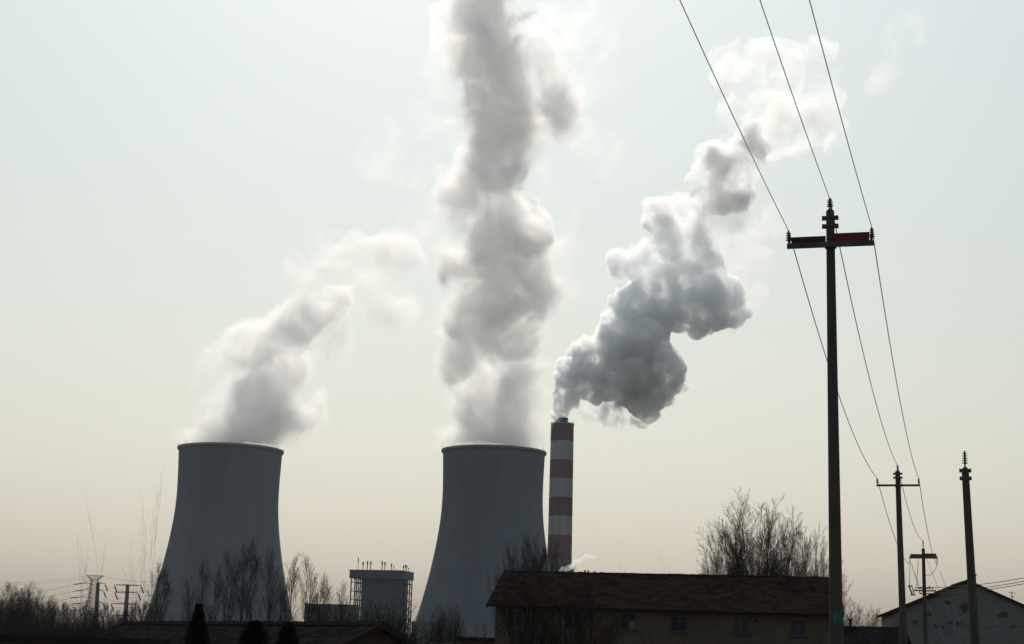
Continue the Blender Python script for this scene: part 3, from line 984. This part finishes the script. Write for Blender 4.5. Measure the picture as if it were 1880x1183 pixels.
# long brown house
A = at(925, 1051, 86.0)
Bx = at(1532, 1066, 84.0)
B = Vector((Bx.x, 83.2, A.z))
def wx(px, root_A=A, root_B=B):
    """local x along the brown house of a photo column near its front wall"""
    u_ = Vector((root_B.x - root_A.x, root_B.y - root_A.y, 0)).normalized()
    n_ = Vector((u_.y, -u_.x, 0))
    p0 = Vector((root_A.x, root_A.y, 0)) + n_ * 4.5
    d_ = at(px, 1140, 1.0) - EYE
    # intersect ray (top view) with the wall line
    det = d_.x * (-u_.y) + d_.y * u_.x
    t_ = (p0.x * -u_.y + p0.y * u_.x) / det
    hit = Vector((d_.x * t_, d_.y * t_, 0))
    return (hit - p0).dot(u_), hit.y
wins = []
for px0, px1, ya, yb, look in ((931, 958, 1122, 1151, ''), (1036, 1068, 1124, 1156, ''), (1138, 1168, 1127, 1156, 'paper'), (1231, 1261, 1131, 1160, ''), (1346, 1375, 1134, 1164, 'bars'), (1450, 1479, 1138, 1168, 'bars')):
    xa, ya_ = wx(px0); xb, yb_ = wx(px1)
    z1 = at((px0 + px1) / 2, ya, (ya_ + yb_) / 2).z; z0 = at((px0 + px1) / 2, yb, (ya_ + yb_) / 2).z
    wins.append((max(0.6, xa), xb, z0, z1, look))
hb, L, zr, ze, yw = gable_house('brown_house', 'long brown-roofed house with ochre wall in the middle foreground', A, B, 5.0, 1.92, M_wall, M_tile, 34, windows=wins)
xv, _ = wx(1388)
v = MB(); v.tube([(xv, -yw - .10, wins[4][3] - .15), (xv, -yw + .0, wins[4][3] - .15)], .07, 10)
v.build('wall_vent', M_wood, hb)
gt = MB(); gt.tube([(0, -5.06, ze + .0), (L, -5.06, ze - .05)], .05, 8); gt.build('gutter', M_wood, hb)

# low left house
A2 = at(226, 1149, 66.0); B2 = at(703, 1141, 50.0); B2.z = A2.z = (A2.z + B2.z) / 2
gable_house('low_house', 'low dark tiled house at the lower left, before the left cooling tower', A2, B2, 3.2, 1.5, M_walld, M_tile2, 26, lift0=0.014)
# dark roof right of the near pole
A3 = at(1536, 1152, 108.0); B3 = at(1660, 1156, 106.0); B3.z = A3.z
h3 = gable_house('tiled_house', 'small dark-roofed house between the near pole and the white house', A3, B3, 3.6, 1.9, M_walld, M_tile2, 20)
pz = MB(); xx = (at(1561, 1150, 108) - A3).x
pz.tube([(xx, 0, A3.z - .2), (xx, 0, A3.z + .5)], .09, 8); pz.tube([(xx, 0, A3.z + .5), (xx, 0, A3.z + .58)], .17, 8)
pz.build('flue_pipe', M_wood, h3[0])
# white gable house: its ridge runs away from us
YG = 120.0
ap = at(1778, 1066, YG)
Ag = Vector((ap.x, YG, ap.z)); Bg = Vector((ap.x + 1.2, YG + 9, ap.z))
hw = 136 * mpp(YG) + .25
hg, Lg, zg, zeg, ywg = gable_house('white_house', 'stained white gable-ended house at the right edge', Ag, Bg, hw, hw * 0.437, M_wallw, M_tile2, 24, over=0.3, gable_over=0.18)
# (in its local frame x runs away from us, the gable is x = 0.18)
cpx = MB()
cpx.box((2.2, -0.62, zg + .0), (.5, .5, 1.0)); cpx.box((2.2, -.62, zg + .55), (.6, .6, .1))
cpx.build('chimney_stack', M_walld, hg)
an = MB()
xl, yl = 1.0, -(1858 - 1778) * mpp(YG)
zl = zg - .437 * abs(yl)
an.tube([(xl, yl, zl - .1), (xl, yl, zl + .75)], .03, 5); an.tube([(xl, yl - .3, zl + .6), (xl, yl + .3, zl + .7)], .02, 4); an.tube([(xl, yl - .2, zl + .35), (xl, yl + .2, zl + .4)], .02, 4)
an.build('aerial', M_wood, hg)
# damp stains with shapes of their own, as plaster patches
M_stain = mat('damp_patch', (0.05, 0.055, 0.058), 0.95, 0.35, 3)
rs = random.Random(12)
for px, py, r in ((1741, 1106, 6), (1774, 1115, 12), (1708, 1128, 6), (1747, 1143, 5), (1763, 1145, 7), (1683, 1143, 6), (1721, 1150, 4), (1733, 1152, 3), (1658, 1160, 5), (1840, 1130, 8), (1860, 1150, 6)):
    p = at(px, py, YG)
    q = MB(); n = 16
    pts = []
    ly = -(p.x - ap.x)
    for i in range(n):
        a = 2 * math.pi * i / n
        rr2 = r * mpp(YG) * rs.uniform(.6, 1.25)
        pts.append((0.18 - .004, ly + rr2 * 1.2 * math.cos(a), p.z + rr2 * .75 * math.sin(a)))
    q.add(pts, [tuple(range(n))])
    q.build('damp_stain', M_stain, hg)

# dark flat building, bottom left
pA = at(-40, 1164, 46); pB = at(232, 1171, 46)
fb = empty('flat_building', (pA.x, 46, 0), 'low flat dark building along the bottom left edge', 'building')
w = MB(); wl = pB.x - pA.x
w.box((wl / 2, 2.5, (pA.z - .2) / 2), (wl, 5, pA.z - .2)); w.build('wall', M_walld, fb)
w = MB(); w.box((wl / 2, 2.5, pA.z - .1), (wl + .3, 5.3, .2)); w.build('parapet', M_wood, fb)
# low shed left of the brown house
pA = at(846, 1171, 100); pB = at(895, 1171, 100)
sh = empty('shed', (pA.x, 100, 0), 'low dark shed in the gap left of the brown house', 'shed')
wl = pB.x - pA.x + 1
w = MB(); w.box((wl / 2, 2, (pA.z - .15) / 2), (wl, 4, pA.z - .15)); w.build('wall', M_walld, sh)
w = MB(); w.box((wl / 2, 2, pA.z - .05), (wl + .4, 4.6, .2)); w.build('roof', M_ridge, sh)

# ------------------------------------------------------------------ power station buildings
BY = 905.0; kb = mpp(BY)
M_blue = mat('blue_cladding', (0.06, 0.11, 0.155), 0.6, 0.12, 0.1)
M_bluep = mat('pale_blue_cladding', (0.06, 0.095, 0.125), 0.6, 0.12, 0.1)
M_grey_panel = mat('grey_cladding', (0.08, 0.09, 0.1), 0.7, 0.15, 0.15)
M_dst = mat('dark_steelwork', (0.07, 0.09, 0.11), 0.6)
c0 = at(642, 1046, BY)
rzb = R(-15)
bh = empty('boiler_house', (c0.x, BY, 0), 'tall blue boiler house on steel columns between the two cooling towers', 'industrial building', None, rzb)
zt = c0.z; zb1 = at(642, 1061.5, BY).z
Wb, Db = 31.5, 21.0
cb = MB(); cb.box((Wb / 2, Db / 2, (zt + zb1) / 2), (Wb, Db, zt - zb1)); bx_ = cb.build('roof_box', M_blue, bh)
rb_ = MB()
for i in range(30): rb_.box((Wb * (i + .5) / 30, -.06, (zt + zb1) / 2), (.12, .1, zt - zb1 - .4))
rb_.box((Wb / 2, -.08, zt - .25), (Wb + .3, .3, .5)); rb_.build('cladding_rib', M_blue, bx_)
body0, body1 = 6.4, Wb - 4.0
zbody = 0
m_ = MB(); m_.box(((body0 + body1) / 2, Db / 2 + .5, zb1 / 2), (body1 - body0, Db - 5, zb1 - .01)); m_.build('body', M_bluep, bh)
for i, (a, b, zc_, hh_) in enumerate(((.5, 7.5, .72, .2), (8.2, 15, .70, .24), (15.6, 20, .68, .22))):
    q = MB(); q.box((body0 + (a + b) / 2, 2.9, zb1 * zc_), (b - a, .3, zb1 * hh_)); q.build('wall_panel', M_grey_panel, bh)
for i in range(6):
    q = MB(); q.tube([(body0 + 14.2 + i * 1.15, 1.9, zb1 * .2), (body0 + 14.2 + i * 1.15, 1.9, zb1 * .62)], .35, 8); q.build('duct', M_grey_panel, bh)
q = MB()
for z in (.58, .82, .93): q.box(((body0 + body1) / 2, 2.75, zb1 * z), (body1 - body0, .3, .5))
q.build('girt', M_dst, bh)
for cxn in (0.9, 3.2, 5.4, Wb - 3.2, Wb - 1.9, Wb - .6):
    for cyn in (1.0, 10.0, 20.0):
        q = MB(); q.box((cxn, cyn, zb1 / 2 - .01), (.55, .55, zb1 - .02)); q.build('column', M_dst, bh)
for (xa, xb) in ((0.9, 5.4), (Wb - 3.2, Wb - .6)):
    q = MB()
    for i in range(9):
        z = zb1 * (i + .5) / 9
        for cyn in (1.0, 10.0, 20.0):
            q.box(((xa + xb) / 2, cyn, z), (xb - xa, .35, .4))
            q.tube([(xa, cyn, z), (xb, cyn, z + zb1 / 9)], .14, 4)
        for xx in (xa, xb): q.box((xx, 10.5, z + .1), (.3, 19, .35))
    q.build('stair_frame', M_dst, bh)
for i, (px, hh, rr2) in enumerate(((654, 7.5, .28), (663.5, 5, .42), (671.7, 5.5, .42), (678, 5.3, .42), (699.3, 5.5, .42), (704.7, 5, .42), (717, 4, .4), (721.6, 3, .25), (730, 3.6, .35), (733.3, 4.2, .35), (736.3, 3.6, .35), (740, 2.2, .3))):
    xx = (px - 642) * kb * 1.02
    yy = 3 if i < 8 else 12
    q = MB()
    q.tube([(xx, yy, zt), (xx, yy, zt + hh * .55), (xx, yy, zt + hh * .56), (xx, yy, zt + hh * 0.93)], [rr2 * .55, rr2 * .55, rr2, rr2], 8)
    q.build('roof_vent', M_dst, bh)

c1 = at(560, 1108, 915)
lh = empty('low_hall', (c1.x, 915, 0), 'low blue-grey flat hall left of the boiler house', 'industrial building')
wl = (652 - 560) * mpp(915)
q = MB(); q.box((wl / 2, 12, c1.z / 2 - .5), (wl, 24, c1.z - 1)); q.build('wall', M_grey_panel, lh)
q = MB(); q.box((wl / 2, 12, c1.z - .5), (wl + .6, 24.6, 1)); q.build('roof_edge', M_blue, lh)
q = MB()
for i in range(24): q.box((wl * (i + .5) / 24, -.08, c1.z / 2 - .5), (.2, .16, c1.z - 1.4))
q.build('cladding_rib', M_bluep, lh)
for i in range(5):
    q = MB(); q.box((3 + i * 5.2, -.12, 19), (1.7, .2, 5)); q.build('window', M_glass, lh)
# long hall hidden behind the brown roof, only its roof vents show
c2 = at(1040, 1053, 930)
th = empty('turbine_hall', (c2.x, 930, 0), 'power station hall behind the brown house, only its roof vents above the ridge', 'industrial building')
wl = 92.0
q = MB(); q.box((wl / 2, 12, c2.z / 2 - 2), (wl, 24, c2.z - 4)); q.build('wall', M_bluep, th)
q = MB(); q.box((wl / 2, 12, c2.z - 3), (wl + 1, 25, 2)); q.build('roof_slab', M_blue, th)
for px, ty in ((1052, 1046), (1074, 1047), (1080, 1047.5), (1091, 1049), (1095, 1050.5), (1102, 1050.5), (1106, 1050.5), (1249, 1055), (1256, 1054), (1261, 1055), (1281, 1056), (1286.5, 1056)):
    p = at(px, ty, 935)
    q = MB(); q.tube([(p.x - c2.x, 5, c2.z - 2.05), (p.x - c2.x, 5, p.z - 2), (p.x - c2.x, 5, p.z - 1.99), (p.x - c2.x, 5, p.z)], [.4, .4, .6, .6], 8); q.build('roof_vent', M_dst, th)
# small grey block at the foot of the right tower
c3 = at(756, 1141, 860)
gb = empty('pump_house', (c3.x, 860, 0), 'small grey block at the left foot of the right cooling tower', 'industrial building')
q = MB(); q.box((5, 4, c3.z / 2 - .3), (10, 8, c3.z - .6)); q.build('wall', M_grey_panel, gb)
q = MB(); q.box((5, 4, c3.z - .3), (10.6, 8.6, .6)); q.build('roof_slab', M_dst, gb)

# small vapours
M_puff = steam_mat('puff_vapour', 0.35, 0.22, 0.3, 0.5, 0.1, rgb=(.97, .97, .97))
pp = at(1030, 1047, 925)
pb = [(1030, 1048, 3.2), (1034, 1046, 4), (1039, 1045, 4), (1044, 1042, 4.5), (1050, 1040, 4), (1056, 1035, 5), (1061, 1031, 5), (1067, 1029, 4.5), (1073, 1026, 4.5), (1078, 1023, 5), (1084, 1024, 4), (1089, 1023, 3)]
tag(blob_hull('steam_puff', px_blobs(pb, 925, 2, .3), .45, [(3, .5), (1.2, .25)], pp, (6, .45), 3, M_puff), 'small steam puff drifting right low behind the brown roof ridge', 'steam puff')
pp = at(656, 1038, 908)
pb = [(656, 1036, 2.2), (658, 1031, 3), (662, 1028, 3.5), (666, 1025, 4), (668, 1019, 4), (666, 1013, 3.5)]
M_puff2 = steam_mat('thin_vapour', 0.045, 0.25, 0.4, 0.6, 0.1)
tag(blob_hull('steam_puff', px_blobs(pb, 908, 2, .3), .45, [(3, .5), (1.2, .25)], pp, (5, .45), 4, M_puff2), 'faint steam wisp above the boiler house roof', 'steam puff')
# ------------------------------------------------------------------ power poles and wires
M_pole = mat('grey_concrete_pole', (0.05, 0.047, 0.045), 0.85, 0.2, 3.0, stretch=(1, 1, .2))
M_ins = mat('brown_glazed_insulator', (0.03, 0.028, 0.03), 0.35)
M_iron = mat('galvanised_iron', (0.05, 0.055, 0.058), 0.6)
M_redb = mat('red_board', (0.13, 0.012, 0.016), 0.6, 0.15)
M_redd = mat('dull_red_board', (0.05, 0.014, 0.018), 0.7, 0.2)
M_green = mat('green_plate', (0.02, 0.10, 0.075), 0.5)
M_cable = mat('black_cable', (0.015, 0.015, 0.015), 0.7, spec=0.1)
M_wire = mat('bare_aluminium_wire', (0.8, 0.8, 0.8), 0.4, 0.1, metal=0.9)
ld = Vector((10.7, 38.0, 0)).normalized()
RZ = math.atan2(-ld.x, ld.y)           # local x = across the line, local y = along it


def post_insulator(parent, x, y, z0, h, r, sheds, rod=0.014):
    b = MB()
    prof = [(0.001, z0), (rod, z0)]
    for i in range(sheds):
        zc_ = z0 + h * (0.25 + 0.7 * i / sheds)
        dz = h * 0.7 / sheds
        prof += [(rod * 1.6, zc_), (r * (1 - .06 * i), zc_ + dz * .15), (r * (1 - .06 * i) * .9, zc_ + dz * .35), (rod * 1.7, zc_ + dz * .55)]
    prof += [(rod * 1.5, z0 + h), (0.001, z0 + h)]
    b.lathe(prof, 12)
    b.v = [(vx + x, vy + y, vz) for vx, vy, vz in b.v]
    return b.build('insulator', M_ins, parent)


def power_pole(label, px, py_top, Y, arm_py=None, arm_half=0.95, red=False, hoops=(), r_top=0.095, r_bot=0.165, lean=(0, 0), sheds=4, end_h=.3, top_h=.28, arm_d=.11, plate_z=None, end_down=False):
    top = at(px, py_top, Y)                       # top of the shaft
    root = empty('power_pole', (top.x - lean[0], Y - lean[1], 0), label, 'power pole', None, RZ)
    inv = Matrix.Rotation(-RZ, 3, 'Z')
    ln = inv @ Vector((lean[0], lean[1], 0))
    zt = top.z
    axp = lambda z: (ln.x * z / zt, ln.y * z / zt)
    s = MB()
    n = 10
    s.tube([(*axp(zt * i / n), zt * i / n - (.3 if i == 0 else 0)) for i in range(n + 1)], [r_bot + (r_top - r_bot) * i / n for i in range(n + 1)], 20)
    s.tube([(*axp(zt), zt), (*axp(zt + .05), zt + .06)], [r_top * .95, r_top * .4], 16)
    s.build('shaft', M_pole, root)
    tx, ty = axp(zt)
    post_insulator(root, tx, ty, zt + .03, top_h, .075, sheds)
    out = {'top': Vector((tx, ty, zt + top_h))}
    for dz, wdt in hoops:
        hx, hy = axp(zt - dz)
        h_ = MB()
        rr2 = r_top + .006
        h_.tube([(hx, hy, zt - dz - .035), (hx, hy, zt - dz + .035)], rr2 + .01, 20)
        h_.box((hx - rr2 - wdt / 2, hy, zt - dz), (wdt, .10, .085)); h_.box((hx + rr2 + wdt / 2, hy, zt - dz), (wdt, .10, .085))
        h_.build('hoop', M_iron, root)
    if arm_py is not None:
        za = at(px, arm_py, Y).z
        hx, hy = axp(za)
        fy = hy - r_top - .075
        a = MB()
        a.box((hx, fy, za), (2 * arm_half, .012, arm_d)); a.box((hx, fy + .04, za - arm_d / 2 + .006), (2 * arm_half, .07, .012))
        a.build('crossarm', M_iron, root)
        b = MB()
        b.tube([(hx, hy, za - .05), (hx, hy, za + .05)], r_top + .04, 16); b.box((hx, hy - r_top - .03, za), (.2, .07, .09)); b.build('arm_clamp', M_iron, root)
        for sg in (-1, 1):
            ex = hx + sg * (arm_half - .04)
            if end_down:
                zz = za - arm_d / 2
                e = post_insulator(root, ex, fy, zz - .42, .42, .05, 4)
                out['L' if sg < 0 else 'R'] = Vector((ex, fy, zz - .42))
            else:
                e = post_insulator(root, ex, fy, za + arm_d / 2 - .01, end_h, .07, 4)
                out['L' if sg < 0 else 'R'] = Vector((ex, fy, za + arm_d / 2 + end_h))
            if red:
                q = MB()
                q.box((hx + sg * (arm_half * .50), fy + .03, za + arm_d / 2 + (.10 if sg > 0 else .075)), (arm_half * .80, .03, .19 if sg > 0 else .14))
                q.build('red_board', M_redb if sg > 0 else M_redd, root)
                q = MB()
                q.box((hx + sg * (arm_half * .93), fy + .015, za + arm_d / 2 + .07), (.03, .03, .12)); q.build('bracket', M_iron, root)
        out['arm'] = (hx, fy, za)
    if plate_z is not None:
        hx, hy = axp(plate_z)
        rr2 = r_bot + (r_top - r_bot) * plate_z / zt
        p = MB()
        for i in range(6):
            a0 = -.9 + i * .25
            a1 = a0 + .25
            cs = lambda a, q: (hx + (rr2 + q) * math.sin(a + .55), hy - (rr2 + q) * math.cos(a + .55))
            p.add([(*cs(a0, .012), plate_z - .14), (*cs(a1, .012), plate_z - .14), (*cs(a1, .012), plate_z + .14), (*cs(a0, .012), plate_z + .14)], [(0, 1, 2, 3)])
        p.build('number_plate', M_green, root)
        p = MB(); p.tube([(hx, hy, plate_z - .2), (hx, hy, plate_z - .18)], rr2 + .008, 20); p.build('strap', M_iron, root)
    bpy.context.view_layer.update()
    rot = Matrix.Rotation(RZ, 3, 'Z')
    wpt = {k_: (rot @ v_ + root.location) for k_, v_ in out.items() if isinstance(v_, Vector)}
    return root, wpt, zt


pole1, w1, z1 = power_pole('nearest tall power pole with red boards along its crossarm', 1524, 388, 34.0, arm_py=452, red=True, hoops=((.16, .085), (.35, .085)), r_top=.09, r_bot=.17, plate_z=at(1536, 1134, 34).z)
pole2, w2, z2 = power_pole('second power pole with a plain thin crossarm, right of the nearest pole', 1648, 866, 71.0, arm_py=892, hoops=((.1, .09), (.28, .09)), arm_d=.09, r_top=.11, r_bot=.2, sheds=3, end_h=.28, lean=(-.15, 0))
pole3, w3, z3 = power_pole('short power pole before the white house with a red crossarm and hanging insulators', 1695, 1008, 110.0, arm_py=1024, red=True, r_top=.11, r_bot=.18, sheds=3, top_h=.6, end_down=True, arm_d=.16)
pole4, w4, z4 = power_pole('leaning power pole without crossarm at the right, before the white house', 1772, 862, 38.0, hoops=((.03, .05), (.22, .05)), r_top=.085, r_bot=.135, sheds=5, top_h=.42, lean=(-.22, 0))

# equipment of the short pole
rot3 = RZ
e = MB()
zl = at(1697, 1085, 110).z - 0
e.box((0, -.2, zl), (1.5, .08, .08)); e.box((0, -.25, zl + .18), (.9, .1, .1)); e.box((0.1, -.2, zl - .2), (.8, .08, .08))
e.build('lower_bracket', M_iron, pole3)
for x_, dz in ((-.55, .12), (-.3, -.15), (.55, .1), (.75, -.05), (.35, .2)):
    post_insulator(pole3, x_, -.24, zl + dz - .1, .26, .055, 3)
fz = at(1672, 1085, 110)
f_ = MB(); xf = -(1697 - 1674) * mpp(110)
f_.box((xf - .06, -.3, zl + .3), (.3, .12, .08)); f_.box((xf + .12, -.3, zl - .3), (.3, .12, .08)); f_.tube([(xf - .12, -.32, zl + .28), (xf + .06, -.32, zl - .28)], .05, 8); f_.tube([(xf + .06, -.28, zl + .28), (xf + .2, -.28, zl - .26)], .03, 8)
f_.build('drop_out_fuse', M_iron, pole3)


def wire(name, label, a, b, sag, r, cat='wire', group=None, n=24, m=None):
    pts = []
    for i in range(n + 1):
        t = i / n
        p = a.lerp(b, t); p.z -= 4 * sag * t * (1 - t)
        pts.append(p - a)
    w_ = MB(); w_.tube(pts, r, 5)
    return tag(w_.build(name, m or M_wire, None, loc=a), label, cat, group)


back = Vector((-11.5, -38, 0))
for k_, nm, pxt in (('L', 'left', 1240), ('top', 'middle', 1397), ('R', 'right', 1490)):
    p0 = w1[k_] + back; p0.z = w1[k_].z + 1.2
    wire('overhead_wire', f'{nm} one of three power wires rising from the nearest pole to the top edge', w1[k_], p0, 0.55, .010, group='three overhead wires along the pole line')
    wire('overhead_wire', f'{nm} one of three power wires sagging from the nearest pole to the second pole', w1[k_], w2[k_], 0.85, .013, group='three overhead wires along the pole line')
    wire('overhead_wire', f'{nm} one of three power wires between the second pole and the short pole', w2[k_], w3[k_], 0.8, .016, group='three overhead wires along the pole line')
# jumpers round the short pole
rM = Matrix.Rotation(RZ, 3, 'Z')
loc3 = lambda x, y, z: rM @ Vector((x, y, z)) + pole3.location
zl3 = zl
wire('jumper_wire', 'looping jumper wire from the left insulator of the short pole to its fuse', w3['L'], loc3(xf - .1, -.3, zl3 + .33), -.0, .018, m=M_cable)
wire('jumper_wire', 'looping jumper wire from the right insulator of the short pole to its shaft', w3['R'], loc3(.12, -.14, zl3 + 1.1), .3, .018, m=M_cable)
wire('jumper_wire', 'slanting jumper wire left of the short pole shaft down to its bracket', loc3(-.35, -.2, zl3 + 2.2), loc3(-.5, -.24, zl3 + .2), .0, .016, m=M_cable)
wire('jumper_wire', 'wire crossing from the left insulator of the short pole to its lower bracket', w3['L'] + Vector((.1, 0, .1)), loc3(-.3, -.2, zl3), .05, .016, m=M_cable)
# wires running down across the white house
for i, (pa, pb_) in enumerate((((1701, 1025), (1768, 1190)), ((1725, 1048), (1786, 1200)), ((1678, 1050), (1745, 1200)))):
    a = at(*pa, 109.5); b = at(*pb_, 96)
    wire('stay_wire', ('middle', 'right', 'left')[i] + ' thin wire slanting down from the short pole across the white house', a, b, .1, .012, group='thin wires slanting across the white house', m=M_cable)
# three wires to the right edge
for i, (pa, pb_) in enumerate((((1700, 1079), (2010, 1031)), ((1702, 1086), (2010, 1036)), ((1704, 1090), (2010, 1041)))):
    a = at(*pa, 109.5); b = at(*pb_, 85)
    wire('service_wire', ('upper', 'middle', 'lower')[i] + ' of three wires from the short pole past the white gable to the right edge', a, b, .35, .022, group='three wires to the right edge', m=M_cable)
wire('service_wire', 'low cable crossing the bottom of the white house wall', at(1640, 1192, 100), at(1900, 1140, 92), .1, .02, m=M_cable)
# ------------------------------------------------------------------ transmission pylons at the left
PY = 780.0; kp = mpp(PY)
M_pyl = mat('pylon_steel', (0.09, 0.10, 0.11), 0.6)
pc = at(171, 1057, PY)
lp = empty('lattice_pylon', (at(167, 1150, PY).x, PY, 0), 'steel lattice pylon with a wide head, left of the left cooling tower', 'pylon')
Hp = pc.z
q = MB()
def half(z):
    t = z / Hp
    return 3.6 + (1.45 - 3.6) * min(1, t / .93)
levels = [Hp * i / 17 for i in range(17)]
for a_, b_ in ((-1, -1), (1, -1), (1, 1), (-1, 1)):
    q.tube([(a_ * half(z), b_ * half(z), z) for z in levels], .16, 4)
for z0_, z1_ in zip(levels, levels[1:]):
    h0, h1 = half(z0_), half(z1_)
    for (a0, b0), (a1, b1) in (((-1, -1), (1, -1)), ((1, -1), (1, 1)), ((1, 1), (-1, 1)), ((-1, 1), (-1, -1))):
        q.tube([(a0 * h0, b0 * h0, z0_), (a1 * h1, b1 * h1, z1_)], .09, 4)
        q.tube([(a1 * h0, b1 * h0, z0_), (a0 * h1, b0 * h1, z1_)], .09, 4)
        q.tube([(a0 * h1, b0 * h1, z1_), (a1 * h1, b1 * h1, z1_)], .08, 4)
q.build('lattice_body', M_pyl, lp)
q = MB(); hz = levels[-1]; hh_ = half(hz)
for b_ in (-1, 1):
    q.tube([(-4, b_ * .5, Hp), (4, b_ * .5, Hp)], .13, 4)
    for i in range(9):
        x_ = -4 + i
        q.tube([(x_, b_ * .5, Hp), (max(-hh_, min(hh_, x_ * .45)), b_ * hh_, hz)], .08, 4)
    q.tube([(-4, b_ * .5, Hp), (-hh_, b_ * hh_, hz)], .13, 4); q.tube([(4, b_ * .5, Hp), (hh_, b_ * hh_, hz)], .13, 4)
q.build('head', M_pyl, lp)
arms_l = []
for yy, ext in ((1072, 4.2), (1084, 3.0), (1097, 4.6), (1108, 3.0), (1121, 4.0)):
    z = at(171, yy, PY).z
    h0 = half(z)
    q = MB()
    for b_ in (-1, 1):
        q.tube([(-h0 - ext, 0, z), (-h0, b_ * h0, z)], .1, 4); q.tube([(-h0 - ext, 0, z), (-h0, b_ * h0, z + 1.7)], .08, 4)
    q.build('crossarm', M_pyl, lp)
    s_ = MB(); e0 = Vector((-h0 - ext, 0, z)); e1 = e0 + Vector((-4.2, 0, -.55))
    s_.tube([e0, e0.lerp(e1, .2), e1], [.1, .24, .24], 6); s_.build('insulator', M_ins, lp)
    arms_l.append(e1 + lp.location)


def tube_pylon(pxb, pxt, yt, label, arms, PYY):
    tp = at(pxt, yt, PYY); bx0 = at(pxb, 1150, PYY)
    root = empty('tube_pylon', (bx0.x, PYY, 0), label, 'pylon', 'tube pylons before the left cooling tower')
    dx = tp.x - bx0.x
    q = MB(); n = 12
    q.tube([(dx * i / n, 0, tp.z * i / n) for i in range(n + 1)], [1.35 - .55 * i / n for i in range(n + 1)], 12); q.build('shaft', M_pyl, root)
    ends = []
    for yy, xl, xr in arms:
        z = at(pxt, yy, PYY).z
        k_ = mpp(PYY)
        xa, xb = (xl - pxt) * k_ + dx, (xr - pxt) * k_ + dx
        q = MB(); q.tube([(xa, -.9, z), (dx, -.9, z + .15), (xb, -.9, z)], [.16, .32, .16], 6); q.build('crossarm', M_pyl, root)
        for ex in (xa, xb):
            if abs(ex - dx) < 2: continue
            s_ = MB(); e0 = Vector((ex, -.9, z - .1)); e1 = e0 + Vector((1.6, 0, -3.4))
            s_.tube([e0, e0.lerp(e1, .3), e1], [.07, .3, .3], 6); s_.build('insulator', M_ins, root)
            ends.append(e1 + root.location)
    return root, ends


tpA, endsA = tube_pylon(176.5, 180, 1070.5, 'steel tube pylon touching the right side of the lattice pylon', ((1071, 179, 193), (1084, 179, 191.5), (1106, 178.5, 192), (1128, 178, 191)), 770)
tpB, endsB = tube_pylon(229.5, 234.5, 1074, 'free-standing steel tube pylon with four crossarms', ((1075, 211, 259), (1088, 213, 254.5), (1109.5, 208, 256), (1131, 211.5, 252.5)), 740)
for i, e1 in enumerate(arms_l):
    far = at(-60, (1092, 1103, 1118, 1124, 1134)[i], 700)
    wire('transmission_wire', ('topmost', 'second', 'third', 'fourth', 'lowest')[i] + ' transmission wire from the lattice pylon to the left edge', e1, far, 2.0, .07, group='transmission wires at the left', m=M_cable)
for i, (ya, yb) in enumerate(((1058, 1072), (1059, 1078))):
    wire('transmission_wire', ('upper', 'lower')[i] + ' thin earth wire from the lattice pylon head to the left edge', at((158, 186)[i], ya, PY), at(-60, yb, 700), 1.0, .04, group='transmission wires at the left', m=M_cable)
for i, (pa, pb_) in enumerate((((193, 1077), (340, 1084)), ((192, 1084), (340, 1090)), ((214, 1099), (340, 1075)), ((192, 1100), (340, 1107)), ((209, 1116), (340, 1096)), ((187, 1058), (340, 1066)))):
    wire('transmission_wire', ('first', 'second', 'third', 'fourth', 'fifth', 'highest')[i] + ' transmission wire between the tube pylons and the left cooling tower', at(*pa, 760), at(*pb_, 700), 1.5, .05, group='transmission wires by the left cooling tower', m=M_cable)
# ------------------------------------------------------------------ air
if HAZE > 0:
    hm = bpy.data.materials.new('thin_haze'); hm.use_nodes = True
    nt = hm.node_tree; nt.nodes.clear()
    o_ = nt.nodes.new('ShaderNodeOutputMaterial'); pv = nt.nodes.new('ShaderNodeVolumePrincipled')
    pv.inputs['Color'].default_value = (0.86, 0.93, 1.0, 1); pv.inputs['Density'].default_value = HAZE; pv.inputs['Anisotropy'].default_value = HAZE_G
    nt.links.new(pv.outputs[0], o_.inputs['Volume'])
    hz_ = MB(); hz_.box((0, 900, 279), (2600, 2400, 560))
    tag(hz_.build('haze', hm), kind='stuff')
